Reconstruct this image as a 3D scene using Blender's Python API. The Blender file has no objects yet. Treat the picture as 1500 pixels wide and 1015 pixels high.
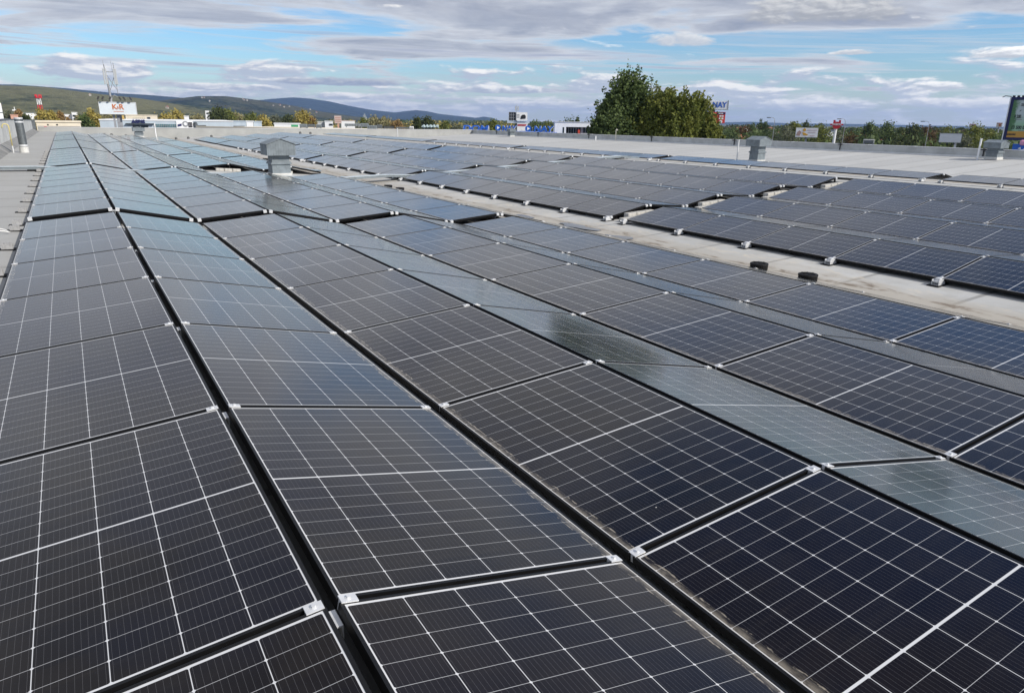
import bpy, bmesh, math, random
import numpy as np
from mathutils import Vector, Matrix, Euler

# ------------------------------------------------------------------ camera
SC = bpy.context.scene
C = SC.collection
FPX, IW, IH = 1031.5708, 1500.0, 1015.0
CR = np.array([0.85487801, -0.51866486, 0.01305178])
CU = np.array([0.14751875, 0.2671086, 0.95230836])
CF = np.array([0.49741513, 0.81218209, -0.30485806])
cam_d = bpy.data.cameras.new('camera')
cam = bpy.data.objects.new('camera', cam_d)
C.objects.link(cam)
cam_d.sensor_fit = 'HORIZONTAL'
cam_d.sensor_width = 36.0
cam_d.lens = FPX * 36.0 / IW
cam_d.clip_start = 0.05
cam_d.clip_end = 60000.0
cam.matrix_world = Matrix(((CR[0], CU[0], -CF[0], 0), (CR[1], CU[1], -CF[1], 0), (CR[2], CU[2], -CF[2], 0), (0, 0, 0, 1)))
SC.camera = cam

# ------------------------------------------------------------------ view, sun, sky
SC.view_settings.view_transform = 'Standard'
SC.view_settings.look = 'None'
SC.view_settings.exposure = 0.0
SC.view_settings.gamma = 1.0
SUN_AZ, SUN_EL = math.radians(150), math.radians(34)
sun_d = bpy.data.lights.new('sun', 'SUN')
sun_d.energy = 4.8
sun_d.angle = math.radians(0.6)
sun_d.color = (1.0, 0.94, 0.86)
sun = bpy.data.objects.new('sun', sun_d)
C.objects.link(sun)
sdir = Vector((math.sin(SUN_AZ) * math.cos(SUN_EL), math.cos(SUN_AZ) * math.cos(SUN_EL), math.sin(SUN_EL)))
sun.rotation_euler = sdir.to_track_quat('Z', 'Y').to_euler()


class NT:
    """small helper to wire shader nodes"""
    def __init__(s, tree):
        s.t = tree
        s.t.nodes.clear()

    def n(s, kind, **kw):
        nd = s.t.nodes.new(kind)
        for k, v in kw.items():
            setattr(nd, k, v)
        return nd

    def put(s, sock, v):
        if isinstance(v, bpy.types.NodeSocket):
            s.t.links.new(v, sock)
        elif v is not None:
            sock.default_value = v

    def m(s, op, a=None, b=None, c=None, clamp=False):
        nd = s.n('ShaderNodeMath', operation=op, use_clamp=clamp)
        for i, v in enumerate((a, b, c)):
            s.put(nd.inputs[i], v)
        return nd.outputs[0]

    def step(s, x, lo, hi):
        nd = s.n('ShaderNodeMapRange', interpolation_type='SMOOTHSTEP')
        s.put(nd.inputs[0], x)
        nd.inputs[1].default_value = lo
        nd.inputs[2].default_value = hi
        return nd.outputs[0]

    def mix(s, f, a, b):
        nd = s.n('ShaderNodeMix', data_type='RGBA')
        s.put(nd.inputs[0], f)
        for i, v in ((6, a), (7, b)):
            if isinstance(v, tuple) and len(v) == 3:
                v = v + (1.0,)
            s.put(nd.inputs[i], v)
        return nd.outputs[2]

    def xyz(s, x, y, z=0.0):
        nd = s.n('ShaderNodeCombineXYZ')
        for i, v in enumerate((x, y, z)):
            s.put(nd.inputs[i], v)
        return nd.outputs[0]

    def sep(s, v):
        nd = s.n('ShaderNodeSeparateXYZ')
        s.put(nd.inputs[0], v)
        return nd.outputs

    def noise(s, vec, scale, detail=4.0, rough=0.5, dist=0.0):
        nd = s.n('ShaderNodeTexNoise')
        s.put(nd.inputs['Vector'], vec)
        nd.inputs['Scale'].default_value = scale
        nd.inputs['Detail'].default_value = detail
        nd.inputs['Roughness'].default_value = rough
        nd.inputs['Distortion'].default_value = dist
        return nd.outputs['Fac']


W = bpy.data.worlds.new('World')
SC.world = W
W.use_nodes = True
t = NT(W.node_tree)
out = t.n('ShaderNodeOutputWorld')
bg = t.n('ShaderNodeBackground')
sky = t.n('ShaderNodeTexSky', sky_type='NISHITA', sun_disc=False)
sky.sun_elevation = SUN_EL
sky.sun_rotation = SUN_AZ
sky.air_density = 1.0
sky.dust_density = 0.4
sky.ozone_density = 1.6
d = t.n('ShaderNodeTexCoord').outputs['Generated']
dx, dy, dz = t.sep(d)
el = t.m('ARCSINE', dz)
az = t.m('ARCTAN2', dx, dy)
zz = t.m('ADD', t.m('MAXIMUM', dz, 0.0), 0.035)
plane = t.xyz(t.m('DIVIDE', dx, zz), t.m('DIVIDE', dy, zz))
# blue sky, tinted a little more saturated than the raw model
STR = 0.11
hsv = t.n('ShaderNodeHueSaturation')
t.put(hsv.inputs['Color'], sky.outputs[0])
hsv.inputs['Saturation'].default_value = 1.32
hsv.inputs['Value'].default_value = 1.1
tint = t.n('ShaderNodeMix', data_type='RGBA', blend_type='MULTIPLY')
tint.inputs[0].default_value = 1.0
t.put(tint.inputs[6], hsv.outputs[0])
tint.inputs[7].default_value = (0.78, 0.96, 1.18, 1.0)
blue = tint.outputs[2]
K = 1.0 / STR


def cc(r, g, b):
    return (r * K, g * K, b * K)


# cirro-stratus veil: thin white streaks
rot = t.n('ShaderNodeMapping')
rot.inputs['Rotation'].default_value = (0, 0, math.radians(24))
rot.inputs['Scale'].default_value = (0.35, 1.0, 1.0)
t.put(rot.inputs['Vector'], plane)
nv = t.noise(rot.outputs[0], 0.62, 7.0, 0.6, 0.6)
veil = t.m('MULTIPLY', t.step(nv, 0.46, 0.72), 0.62)
col = t.mix(veil, blue, cc(0.60, 0.66, 0.74))
# stratocumulus sheets in perspective
na = t.noise(plane, 0.42, 8.0, 0.56, 0.6)
bias = t.m('MULTIPLY_ADD', t.step(el, 0.035, 0.16), 0.13, -0.012)
def spot(a0, e0, wa, he):
    x_ = t.m('DIVIDE', t.m('SUBTRACT', az, a0), wa)
    y_ = t.m('DIVIDE', t.m('SUBTRACT', el, e0), he)
    return x_, y_


def clear(a0, e0, wa, he, amount):
    x_, y_ = spot(a0, e0, wa, he)
    r2 = t.m('ADD', t.m('MULTIPLY', x_, x_), t.m('MULTIPLY', y_, y_))
    return t.m('MULTIPLY', t.m('SUBTRACT', 1.0, t.step(r2, 0.25, 1.9)), amount)


da = t.m('ADD', t.m('ADD', na, bias), t.m('MULTIPLY', t.step(el, 0.22, 0.5), 0.03))
da = t.m('SUBTRACT', da, clear(1.10, 0.085, 0.12, 0.030, 0.16))
da = t.m('SUBTRACT', da, clear(0.80, 0.093, 0.17, 0.014, 0.12))
da = t.m('SUBTRACT', da, clear(0.98, 0.52, 0.36, 0.20, 0.065))
da = t.m('ADD', da, clear(0.42, 0.14, 0.55, 0.035, 0.025))
ma = t.step(da, 0.50, 0.615)
thick = t.step(da, 0.53, 0.70)
fine = t.noise(plane, 1.5, 8.0, 0.66, 0.8)
sheet = t.mix(t.m('ADD', t.m('MULTIPLY', thick, 0.72), t.m('MULTIPLY_ADD', fine, 1.1, -0.55), clamp=True), cc(0.80, 0.81, 0.84), cc(0.30, 0.33, 0.425))
col = t.mix(t.m('MULTIPLY', ma, 0.93), col, sheet)
# rows of small cumulus low over the horizon
def cum(k_az, k_el, off, scale):
    a = t.xyz(t.m('MULTIPLY_ADD', az, k_az, off), t.m('MULTIPLY', el, k_el), off)
    b = t.xyz(t.m('MULTIPLY_ADD', az, k_az, off + 0.05), t.m('MULTIPLY_ADD', el, k_el, 0.16), off)
    return t.noise(a, scale, 8.0, 0.55, 0.25), t.noise(b, scale, 8.0, 0.55, 0.25)


n1, n1u = cum(9.5, 40.0, 3.1, 1.0)
band = t.m('SUBTRACT', t.step(el, -0.02, 0.014), t.step(el, 0.035, 0.085))
d1 = t.m('ADD', n1, t.m('MULTIPLY_ADD', band, 0.21, -0.15))
m1 = t.step(d1, 0.475, 0.585)
lit = t.step(t.m('SUBTRACT', n1, n1u), -0.03, 0.09)
ccol = t.mix(lit, cc(0.56, 0.62, 0.73), cc(1.18, 1.15, 1.10))
col = t.mix(t.m('MULTIPLY', m1, 0.95), col, ccol)
# thin lilac bands lying level between the sheets and the low heaps
nb = t.noise(t.xyz(t.m('MULTIPLY', az, 2.4), t.m('MULTIPLY_ADD', az, 2.2, t.m('MULTIPLY', el, 88.0)), 7.7), 1.0, 7.0, 0.58, 0.5)
bb_ = t.m('SUBTRACT', t.step(el, 0.032, 0.052), t.step(el, 0.085, 0.125))
mb_ = t.m('MULTIPLY', t.step(nb, 0.52, 0.66), bb_)
col = t.mix(t.m('MULTIPLY', mb_, 0.85), col, t.mix(t.step(nb, 0.54, 0.70), cc(0.80, 0.82, 0.86), cc(0.42, 0.47, 0.60)))
# single clouds that stand out: grey-based heaps with white crowns
cn = t.noise(t.xyz(t.m('MULTIPLY', az, 26.0), t.m('MULTIPLY', el, 80.0), 4.4), 1.0, 9.0, 0.60, 0.3)
cn2 = t.noise(t.xyz(t.m('MULTIPLY_ADD', az, 26.0, 0.12), t.m('MULTIPLY_ADD', el, 80.0, 0.22), 4.4), 1.0, 9.0, 0.60, 0.3)
relief = t.m('MULTIPLY', t.m('SUBTRACT', cn, cn2), 2.6)
for a0, e0, wa, he, base, topc in (
        (0.925, 0.128, 0.105, 0.022, (0.42, 0.44, 0.48), (0.78, 0.78, 0.78)),
        (1.125, 0.0770, 0.052, 0.0085, (0.62, 0.65, 0.70), (1.40, 1.37, 1.30)),
        (1.063, 0.0440, 0.027, 0.0072, (0.60, 0.64, 0.70), (1.37, 1.33, 1.25)),
        (1.067, 0.0255, 0.056, 0.0078, (0.55, 0.61, 0.70), (1.33, 1.27, 1.20)),
        (0.322, 0.0440, 0.105, 0.0066, (0.33, 0.39, 0.53), (0.62, 0.65, 0.70)),
        (0.180, 0.0345, 0.080, 0.0062, (0.42, 0.48, 0.60), (1.27, 1.23, 1.17)),
        (0.533, 0.0385, 0.092, 0.0076, (0.42, 0.48, 0.60), (1.23, 1.20, 1.14)),
        (0.350, 0.0268, 0.115, 0.0060, (0.44, 0.50, 0.62), (1.33, 1.27, 1.20)),
        (0.560, 0.0200, 0.090, 0.0055, (0.52, 0.59, 0.70), (1.30, 1.25, 1.20)),
        (0.900, 0.0215, 0.060, 0.0076, (0.56, 0.62, 0.72), (1.30, 1.26, 1.20)),
        (0.980, 0.0240, 0.022, 0.0060, (0.58, 0.64, 0.72), (1.30, 1.26, 1.20)),
        (0.964, 0.0827, 0.024, 0.0045, (0.60, 0.63, 0.68), (0.98, 0.97, 0.95)),
        (0.755, 0.0990, 0.048, 0.0110, (0.62, 0.66, 0.72), (0.86, 0.87, 0.88))):
    x_, y_ = spot(a0, e0, wa, he)
    y_ = t.m('MAXIMUM', y_, t.m('MULTIPLY', y_, -1.7))
    r2 = t.m('ADD', t.m('MULTIPLY', x_, x_), t.m('MULTIPLY', y_, y_))
    k_ = t.m('ADD', r2, t.m('MULTIPLY_ADD', cn, -3.2, 1.6))
    m_ = t.m('SUBTRACT', 1.0, t.step(k_, 0.25, 1.1))
    up_ = t.m('DIVIDE', t.m('SUBTRACT', el, e0), he)
    l_ = t.step(t.m('ADD', t.m('MULTIPLY', up_, 0.55), relief), -0.35, 0.75)
    col = t.mix(t.m('MULTIPLY', m_, 0.96), col, t.mix(l_, cc(*base), cc(*topc)))
# pale air right above the horizon, lowest few tenths of a degree
col = t.mix(t.m('MULTIPLY', t.m('SUBTRACT', 1.0, t.step(el, 0.0, 0.06)), 0.42), col, cc(1.0, 1.03, 1.05))
t.put(bg.inputs[0], col)
bg.inputs[1].default_value = STR
t.t.links.new(bg.outputs[0], out.inputs[0])


# ------------------------------------------------------------------ helpers
def ray(u, v):
    return CF + CR * ((u - 750.0) / FPX) - CU * ((v - 507.5) / FPX)


def at(u, v, D):
    """point D metres away (horizontally) in the direction of the photo's pixel u, v"""
    r = ray(u, v)
    return r * (D / math.hypot(r[0], r[1]))


def azim(u, v=185):
    r = ray(u, v)
    return math.atan2(r[0], r[1])


MATS = {}


def mat(name, color, rough=0.6, metal=0.0, vary=0.0, scale=6.0, spec=0.5, coord='Object', bump=0.0, emit=0.0):
    if name in MATS:
        return MATS[name]
    m = bpy.data.materials.new(name)
    m.use_nodes = True
    t = NT(m.node_tree)
    o = t.n('ShaderNodeOutputMaterial')
    b = t.n('ShaderNodeBsdfPrincipled')
    t.t.links.new(b.outputs[0], o.inputs[0])
    b.inputs['Roughness'].default_value = rough
    b.inputs['Metallic'].default_value = metal
    b.inputs['Specular IOR Level'].default_value = spec
    c = color + (1.0,)
    if vary > 0 or bump > 0:
        tc = t.n('ShaderNodeTexCoord').outputs[coord]
        n = t.noise(tc, scale, 6.0, 0.6)
        lo = tuple(x * (1 - vary) for x in color)
        hi = tuple(min(1, x * (1 + vary)) for x in color)
        t.put(b.inputs['Base Color'], t.mix(t.step(n, 0.3, 0.7), lo, hi))
        if bump > 0:
            bp = t.n('ShaderNodeBump')
            bp.inputs['Strength'].default_value = bump
            bp.inputs['Distance'].default_value = 0.02
            t.put(bp.inputs['Height'], n)
            t.t.links.new(bp.outputs[0], b.inputs['Normal'])
    else:
        b.inputs['Base Color'].default_value = c
    MATS[name] = m
    return m


class MB:
    """collects boxes, bars, tubes and free faces into one mesh"""
    def __init__(s):
        s.v, s.f, s.mi = [], [], []

    def face(s, pts, mi=0):
        i = len(s.v)
        s.v += [tuple(map(float, p)) for p in pts]
        s.f.append(tuple(range(i, i + len(pts))))
        s.mi.append(mi)

    def hexa(s, p, mi=0):
        i = len(s.v)
        s.v += [tuple(map(float, q)) for q in p]
        for q in ((0, 3, 2, 1), (4, 5, 6, 7), (0, 1, 5, 4), (1, 2, 6, 5), (2, 3, 7, 6), (3, 0, 4, 7)):
            s.f.append(tuple(i + k for k in q))
            s.mi.append(mi)

    def box(s, x0, x1, y0, y1, z0, z1, mi=0):
        s.hexa([(x0, y0, z0), (x1, y0, z0), (x1, y1, z0), (x0, y1, z0), (x0, y0, z1), (x1, y0, z1), (x1, y1, z1), (x0, y1, z1)], mi)

    def tube(s, pts, r, n=10, mi=0, cap=True):
        pts = [Vector(p) for p in pts]
        rs = r if isinstance(r, (list, tuple)) else [r] * len(pts)
        rings = []
        for k, p in enumerate(pts):
            dr = (pts[min(k + 1, len(pts) - 1)] - pts[max(k - 1, 0)]).normalized()
            a = dr.orthogonal().normalized() if k == 0 else (rings_a - dr * rings_a.dot(dr)).normalized()
            rings_a = a
            b = dr.cross(a)
            i = len(s.v)
            for q in range(n):
                w = 2 * math.pi * q / n
                s.v.append(tuple(p + (a * math.cos(w) + b * math.sin(w)) * rs[k]))
            rings.append(i)
        for k in range(len(pts) - 1):
            for q in range(n):
                s.f.append((rings[k] + q, rings[k] + (q + 1) % n, rings[k + 1] + (q + 1) % n, rings[k + 1] + q))
                s.mi.append(mi)
        if cap:
            s.f.append(tuple(rings[0] + q for q in reversed(range(n))))
            s.mi.append(mi)
            s.f.append(tuple(rings[-1] + q for q in range(n)))
            s.mi.append(mi)

    def prism(s, outline, y0, y1, mi=0):
        """outline in x,z extruded along y"""
        n = len(outline)
        i = len(s.v)
        s.v += [(x, y0, z) for x, z in outline] + [(x, y1, z) for x, z in outline]
        s.f.append(tuple(i + k for k in range(n)))
        s.f.append(tuple(i + n + k for k in reversed(range(n))))
        s.mi += [mi, mi]
        for k in range(n):
            j = (k + 1) % n
            s.f.append((i + k, i + n + k, i + n + j, i + j))
            s.mi.append(mi)

    def mesh(s, name, mats):
        me = bpy.data.meshes.new(name)
        me.from_pydata(s.v, [], s.f)
        for m in (mats if isinstance(mats, (list, tuple)) else [mats]):
            me.materials.append(m)
        if any(s.mi):
            me.polygons.foreach_set('material_index', s.mi)
        bm = bmesh.new()
        bm.from_mesh(me)
        bmesh.ops.recalc_face_normals(bm, faces=bm.faces)
        bm.to_mesh(me)
        bm.free()
        return me

    def build(s, name, mats, parent=None, bevel=0.0, smooth=False):
        me = s.mesh(name, mats)
        o = bpy.data.objects.new(name, me)
        C.objects.link(o)
        if parent:
            o.parent = parent
        if bevel:
            b = o.modifiers.new('bevel', 'BEVEL')
            b.width = bevel
            b.segments = 2
            b.limit_method = 'ANGLE'
        if smooth:
            me.polygons.foreach_set('use_smooth', [True] * len(me.polygons))
        return o


def tag(o, label=None, cat=None, group=None, kind=None):
    for k, v in (('label', label), ('category', cat), ('group', group), ('kind', kind)):
        if v:
            o[k] = v
    return o


def thing(name, loc, rz=0.0, label=None, cat=None, group=None):
    o = bpy.data.objects.new(name, None)
    o.empty_display_size = 0.1
    C.objects.link(o)
    o.location = Vector([float(x) for x in loc])
    o.rotation_euler = (0, 0, rz)
    return tag(o, label, cat, group)


def copy_tree(o, parent=None):
    c = o.copy()
    C.objects.link(c)
    c.parent = parent
    for ch in list(o.children):
        copy_tree(ch, c)
    return c


def lettering(text, size, material, parent, loc, name='lettering', depth=0.02, bold=0.0, width=None, align='CENTER', shear=0.0):
    """flat raised letters standing in the parent's local x-z plane, facing -y"""
    cu = bpy.data.curves.new(name, 'FONT')
    cu.body = text
    cu.size = size
    cu.extrude = depth
    cu.offset = bold
    cu.shear = shear
    cu.align_x = align
    cu.align_y = 'CENTER'
    tmp = bpy.data.objects.new('text_tmp', cu)
    C.objects.link(tmp)
    dg = bpy.context.evaluated_depsgraph_get()
    me = bpy.data.meshes.new_from_object(tmp.evaluated_get(dg))
    bpy.data.objects.remove(tmp)
    bpy.data.curves.remove(cu)
    me.materials.clear()
    me.materials.append(material)
    o = bpy.data.objects.new(name, me)
    C.objects.link(o)
    o.parent = parent
    o.location = loc
    o.rotation_euler = (math.pi / 2, 0, 0)
    if width:
        xs = [v.co.x for v in me.vertices]
        o.scale.x = width / (max(xs) - min(xs))
    return o


# ------------------------------------------------------------------ materials
alu = mat('aluminium', (0.66, 0.67, 0.68), 0.42, 0.30, 0.06, 30)
alu_matt = mat('aluminium_matt', (0.62, 0.63, 0.64), 0.55, 0.3, 0.1, 20)
galv = mat('galvanised_sheet', (0.185, 0.215, 0.235), 0.6, 0.2, 0.16, 4, spec=0.3)
galv_dark = mat('galvanised_dark', (0.13, 0.145, 0.155), 0.5, 0.5, 0.2, 8)
frame_black = mat('black_anodised_frame', (0.006, 0.006, 0.0065), 0.45, 0.0, 0.2, 12, spec=0.25)
rubber = mat('black_rubber', (0.010, 0.010, 0.011), 0.7, 0.0, 0.3, 20, spec=0.25)
concrete = mat('pale_concrete', (0.43, 0.42, 0.39), 0.9, 0.0, 0.22, 14, bump=0.3)
render_grey = mat('grey_parapet_coping', (0.47, 0.48, 0.47), 0.8, 0.0, 0.16, 0.9)
white_paint = mat('white_paint', (0.78, 0.79, 0.80), 0.5, 0.0, 0.05, 1.5)
cream = mat('cream_wall', (0.70, 0.63, 0.50), 0.8, 0.0, 0.08, 0.6)
pale_blue = mat('pale_blue_cladding', (0.44, 0.51, 0.57), 0.5, 0.0, 0.08, 0.4)
glass_dark = mat('dark_window_glass', (0.02, 0.03, 0.035), 0.12, 0.0, 0.3, 2)
glass_teal = mat('teal_window_glass', (0.06, 0.16, 0.18), 0.15, 0.0, 0.3, 1)
brown_text = mat('rust_brown_letters', (0.48, 0.13, 0.03), 0.5)
navy = mat('navy_paint', (0.01, 0.015, 0.09), 0.5, 0.0, 0.1, 3)
royal = mat('royal_blue_paint', (0.01, 0.10, 0.48), 0.45, 0.0, 0.1, 3)
fascia_blue = mat('blue_fascia', (0.03, 0.17, 0.46), 0.5, 0.0, 0.1, 2)
red_paint = mat('red_paint', (0.55, 0.02, 0.03), 0.5, 0.0, 0.1, 3)
grey_text = mat('grey_print', (0.25, 0.25, 0.27), 0.7)
black_paint = mat('black_paint', (0.012, 0.012, 0.014), 0.5)
steel = mat('grey_steel', (0.30, 0.31, 0.33), 0.5, 0.3, 0.15, 2)
yellow_print = mat('yellow_print', (0.62, 0.34, 0.04), 0.6)
pink_print = mat('pink_print', (0.66, 0.30, 0.45), 0.6)
terracotta = mat('terracotta_tiles', (0.33, 0.10, 0.05), 0.85, 0.0, 0.25, 3)
brick_pink = mat('pinkish_render', (0.56, 0.32, 0.24), 0.85, 0.0, 0.1, 1)
yellow_plastic = mat('yellowed_pipe', (0.55, 0.47, 0.20), 0.5, 0.0, 0.15, 8)


def roof_material():
    m = bpy.data.materials.new('roof_membrane')
    m.use_nodes = True
    t = NT(m.node_tree)
    o = t.n('ShaderNodeOutputMaterial')
    b = t.n('ShaderNodeBsdfPrincipled')
    t.t.links.new(b.outputs[0], o.inputs[0])
    p = t.n('ShaderNodeTexCoord').outputs['Object']
    x, y, z = t.sep(p)
    big = t.noise(p, 0.35, 5, 0.6)
    mid = t.noise(p, 3.0, 6, 0.65)
    col = t.mix(t.step(big, 0.3, 0.7), (0.42, 0.42, 0.40), (0.50, 0.505, 0.495))
    col = t.mix(t.m('MULTIPLY', t.step(mid, 0.42, 0.72), 0.42), col, (0.31, 0.30, 0.275))
    # older, greyer membrane near the side wall; newer, paler sheets on the second bay
    col = t.mix(t.m('MULTIPLY', t.m('SUBTRACT', 1.0, t.step(x, -0.4, 0.4)), 0.55), col, (0.27, 0.27, 0.26))
    col = t.mix(t.m('MULTIPLY', t.step(x, 20.9, 21.1), 0.50), col, (0.45, 0.455, 0.45))
    # welded sheets about 1.55 m wide, laid across: alternate tone and a thin dark lap
    wob = t.m('MULTIPLY_ADD', t.noise(t.xyz(t.m('MULTIPLY', x, 0.15), y), 0.7, 2), 0.10, y)
    yy = t.m('DIVIDE', wob, 1.55)
    cell = t.m('FLOOR', yy)
    wn = t.n('ShaderNodeTexWhiteNoise', noise_dimensions='1D')
    t.put(wn.inputs['W'], cell)
    col = t.mix(t.m('MULTIPLY', wn.outputs[0], 0.36), col, (0.30, 0.305, 0.30))
    fr = t.m('FRACT', yy)
    lap = t.m('MULTIPLY', t.m('LESS_THAN', fr, 0.045), 0.72)
    col = t.mix(lap, col, (0.20, 0.20, 0.19))
    drip = t.m('MULTIPLY', t.m('SUBTRACT', 1.0, t.step(fr, 0.03, 0.28)), t.step(t.noise(t.xyz(x, t.m('MULTIPLY', y, 3.0)), 1.6, 5, 0.6), 0.42, 0.7))
    col = t.mix(t.m('MULTIPLY', drip, 0.40), col, (0.24, 0.235, 0.22))
    # silt and old water stains along the drainage valleys
    dv = t.m('MINIMUM', t.m('ABSOLUTE', t.m('SUBTRACT', x, 9.15)), t.m('ABSOLUTE', t.m('SUBTRACT', x, 33.0)))
    sn = t.noise(t.xyz(t.m('MULTIPLY', x, 1.5), t.m('MULTIPLY', y, 0.42)), 1.1, 7, 0.62, 0.9)
    edge = t.m('ADD', dv, t.m('MULTIPLY_ADD', sn, 1.7, -1.0))
    silt = t.m('SUBTRACT', 1.0, t.step(edge, 0.12, 0.85))
    col = t.mix(t.m('MULTIPLY', silt, 0.62), col, (0.36, 0.32, 0.255))
    fine = t.noise(t.xyz(t.m('MULTIPLY', x, 2.0), y), 2.6, 7, 0.65, 1.2)
    rings = t.m('MULTIPLY', t.m('SUBTRACT', 1.0, t.step(t.m('ABSOLUTE', t.m('SUBTRACT', edge, 0.18)), 0.0, 0.16)), t.step(fine, 0.4, 0.62))
    col = t.mix(t.m('MULTIPLY', rings, 0.9), col, (0.14, 0.105, 0.07))
    pale = t.m('MULTIPLY', t.m('SUBTRACT', 1.0, t.step(t.m('ABSOLUTE', t.m('SUBTRACT', edge, 0.62)), 0.0, 0.14)), t.step(fine, 0.45, 0.65))
    col = t.mix(t.m('MULTIPLY', pale, 0.6), col, (0.56, 0.50, 0.40))
    t.put(b.inputs['Base Color'], col)
    b.inputs['Roughness'].default_value = 0.75
    bp = t.n('ShaderNodeBump')
    bp.inputs['Strength'].default_value = 0.25
    bp.inputs['Distance'].default_value = 0.01
    t.put(bp.inputs['Height'], mid)
    t.t.links.new(bp.outputs[0], b.inputs['Normal'])
    return m


PW, PL, PT = 1.134, 1.722, 0.035       # panel width, length, thickness


def glass_material():
    m = bpy.data.materials.new('solar_cells_under_glass')
    m.use_nodes = True
    t = NT(m.node_tree)
    o = t.n('ShaderNodeOutputMaterial')
    # cells under anti-reflex glass: hardly any mirror face on, a strong one at grazing angles
    df = t.n('ShaderNodeBsdfDiffuse')
    gl = t.n('ShaderNodeBsdfGlossy')
    ms = t.n('ShaderNodeMixShader')
    lw = t.n('ShaderNodeLayerWeight')
    lw.inputs['Blend'].default_value = 0.5
    t.put(ms.inputs[0], t.m('MULTIPLY_ADD', t.m('POWER', lw.outputs['Facing'], 4.0), 0.985, 0.013))
    t.t.links.new(df.outputs[0], ms.inputs[1])
    t.t.links.new(gl.outputs[0], ms.inputs[2])
    t.t.links.new(ms.outputs[0], o.inputs[0])
    u, v, _ = t.sep(t.n('ShaderNodeTexCoord').outputs['UV'])
    rnd = t.n('ShaderNodeObjectInfo').outputs['Random']
    mx, my, midg = 0.0170, 0.0220, 0.0042
    cw = (PW - 2 * mx) / 6
    half = (PL / 2 - my - midg)
    rh = half / 9
    a = t.m('DIVIDE', t.m('SUBTRACT', u, mx), cw)
    ci = t.m('FLOOR', a)
    fu = t.m('ABSOLUTE', t.m('SUBTRACT', t.m('SUBTRACT', a, ci), 0.5))
    du = t.m('MULTIPLY', t.m('SUBTRACT', 0.5, fu), cw)            # metres to the nearest column line
    w = t.m('ABSOLUTE', t.m('SUBTRACT', v, PL / 2))
    c2 = t.m('DIVIDE', t.m('SUBTRACT', w, midg), rh)
    ri = t.m('FLOOR', c2)
    fv = t.m('ABSOLUTE', t.m('SUBTRACT', t.m('SUBTRACT', c2, ri), 0.5))
    dv = t.m('MULTIPLY', t.m('SUBTRACT', 0.5, fv), rh)
    line_u = t.m('SUBTRACT', 1.0, t.step(du, 0.0009, 0.0017))
    line_v = t.m('MULTIPLY', t.m('SUBTRACT', 1.0, t.step(dv, 0.0005, 0.0010)), 0.75)
    diam = t.m('SUBTRACT', 1.0, t.step(t.m('ADD', du, dv), 0.0055, 0.0068))
    mid = t.m('LESS_THAN', w, midg)
    eu = t.m('MINIMUM', u, t.m('SUBTRACT', PW, u))
    ev = t.m('MINIMUM', v, t.m('SUBTRACT', PL, v))
    edge = t.m('MAXIMUM', t.m('LESS_THAN', eu, mx), t.m('LESS_THAN', ev, my))
    white = t.m('MAXIMUM', t.m('MAXIMUM', line_u, line_v), t.m('MAXIMUM', t.m('MAXIMUM', diam, mid), edge))
    # silver busbars, ten to a cell, running along the panel
    bb = t.m('FRACT', t.m('MULTIPLY', a, 10.0))
    bus = t.m('MULTIPLY', t.m('LESS_THAN', t.m('ABSOLUTE', t.m('SUBTRACT', bb, 0.5)), 0.020), 0.45)
    wn = t.n('ShaderNodeTexWhiteNoise', noise_dimensions='3D')
    t.put(wn.inputs['Vector'], t.xyz(ci, t.m('FLOOR', t.m('DIVIDE', v, rh)), rnd))
    cell = t.mix(wn.outputs[0], (0.0042, 0.0040, 0.0062), (0.0080, 0.0066, 0.0070))
    drift = t.noise(t.xyz(u, v, t.m('MULTIPLY', rnd, 91.0)), 1.5, 3, 0.5)
    cell = t.mix(t.m('MULTIPLY', t.step(drift, 0.40, 0.66), 0.75), cell, (0.0030, 0.0042, 0.0120))
    cell = t.mix(t.m('MULTIPLY', t.m('FRACT', t.m('MULTIPLY', rnd, 7.3)), 0.45), cell, (0.0115, 0.0085, 0.0082))
    col = t.mix(bus, cell, (0.16, 0.16, 0.17))
    col = t.mix(white, col, (0.60, 0.61, 0.62))
    # dust washed down against the low edge, some over the whole sheet, a few droppings
    obn = t.xyz(u, v, t.m('MULTIPLY', rnd, 37.0))
    dn = t.noise(obn, 5.0, 6, 0.65)
    dn2 = t.noise(t.xyz(t.m('MULTIPLY', u, 2.5), v, t.m('MULTIPLY', rnd, 37.0)), 15.0, 5, 0.65)
    rim = t.m('MULTIPLY', t.m('SUBTRACT', 1.0, t.step(t.m('MULTIPLY_ADD', dn, -0.06, u), -0.012, 0.022)), t.step(dn2, 0.25, 0.6))
    rim2 = t.m('MULTIPLY', t.m('SUBTRACT', 1.0, t.step(t.m('ABSOLUTE', t.m('SUBTRACT', t.m('MULTIPLY_ADD', dn, -0.05, u), 0.022)), 0.0, 0.006)), t.step(dn2, 0.45, 0.6))
    dust = t.m('MAXIMUM', t.m('MULTIPLY', rim, 0.34), t.m('MULTIPLY', rim2, 0.62))
    runs = t.noise(t.xyz(t.m('MULTIPLY', u, 0.6), t.m('MULTIPLY', v, 9.0), t.m('MULTIPLY', rnd, 51.0)), 2.0, 5, 0.6)
    film = t.m('ADD', t.m('MULTIPLY_ADD', t.step(dn, 0.35, 0.75), 0.010, 0.001), t.m('MULTIPLY', t.step(runs, 0.55, 0.75), 0.010))
    col = t.mix(t.m('MAXIMUM', dust, film), col, (0.47, 0.42, 0.34))
    vo = t.n('ShaderNodeTexVoronoi')
    t.put(vo.inputs['Vector'], obn)
    vo.inputs['Scale'].default_value = 3.2
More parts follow.
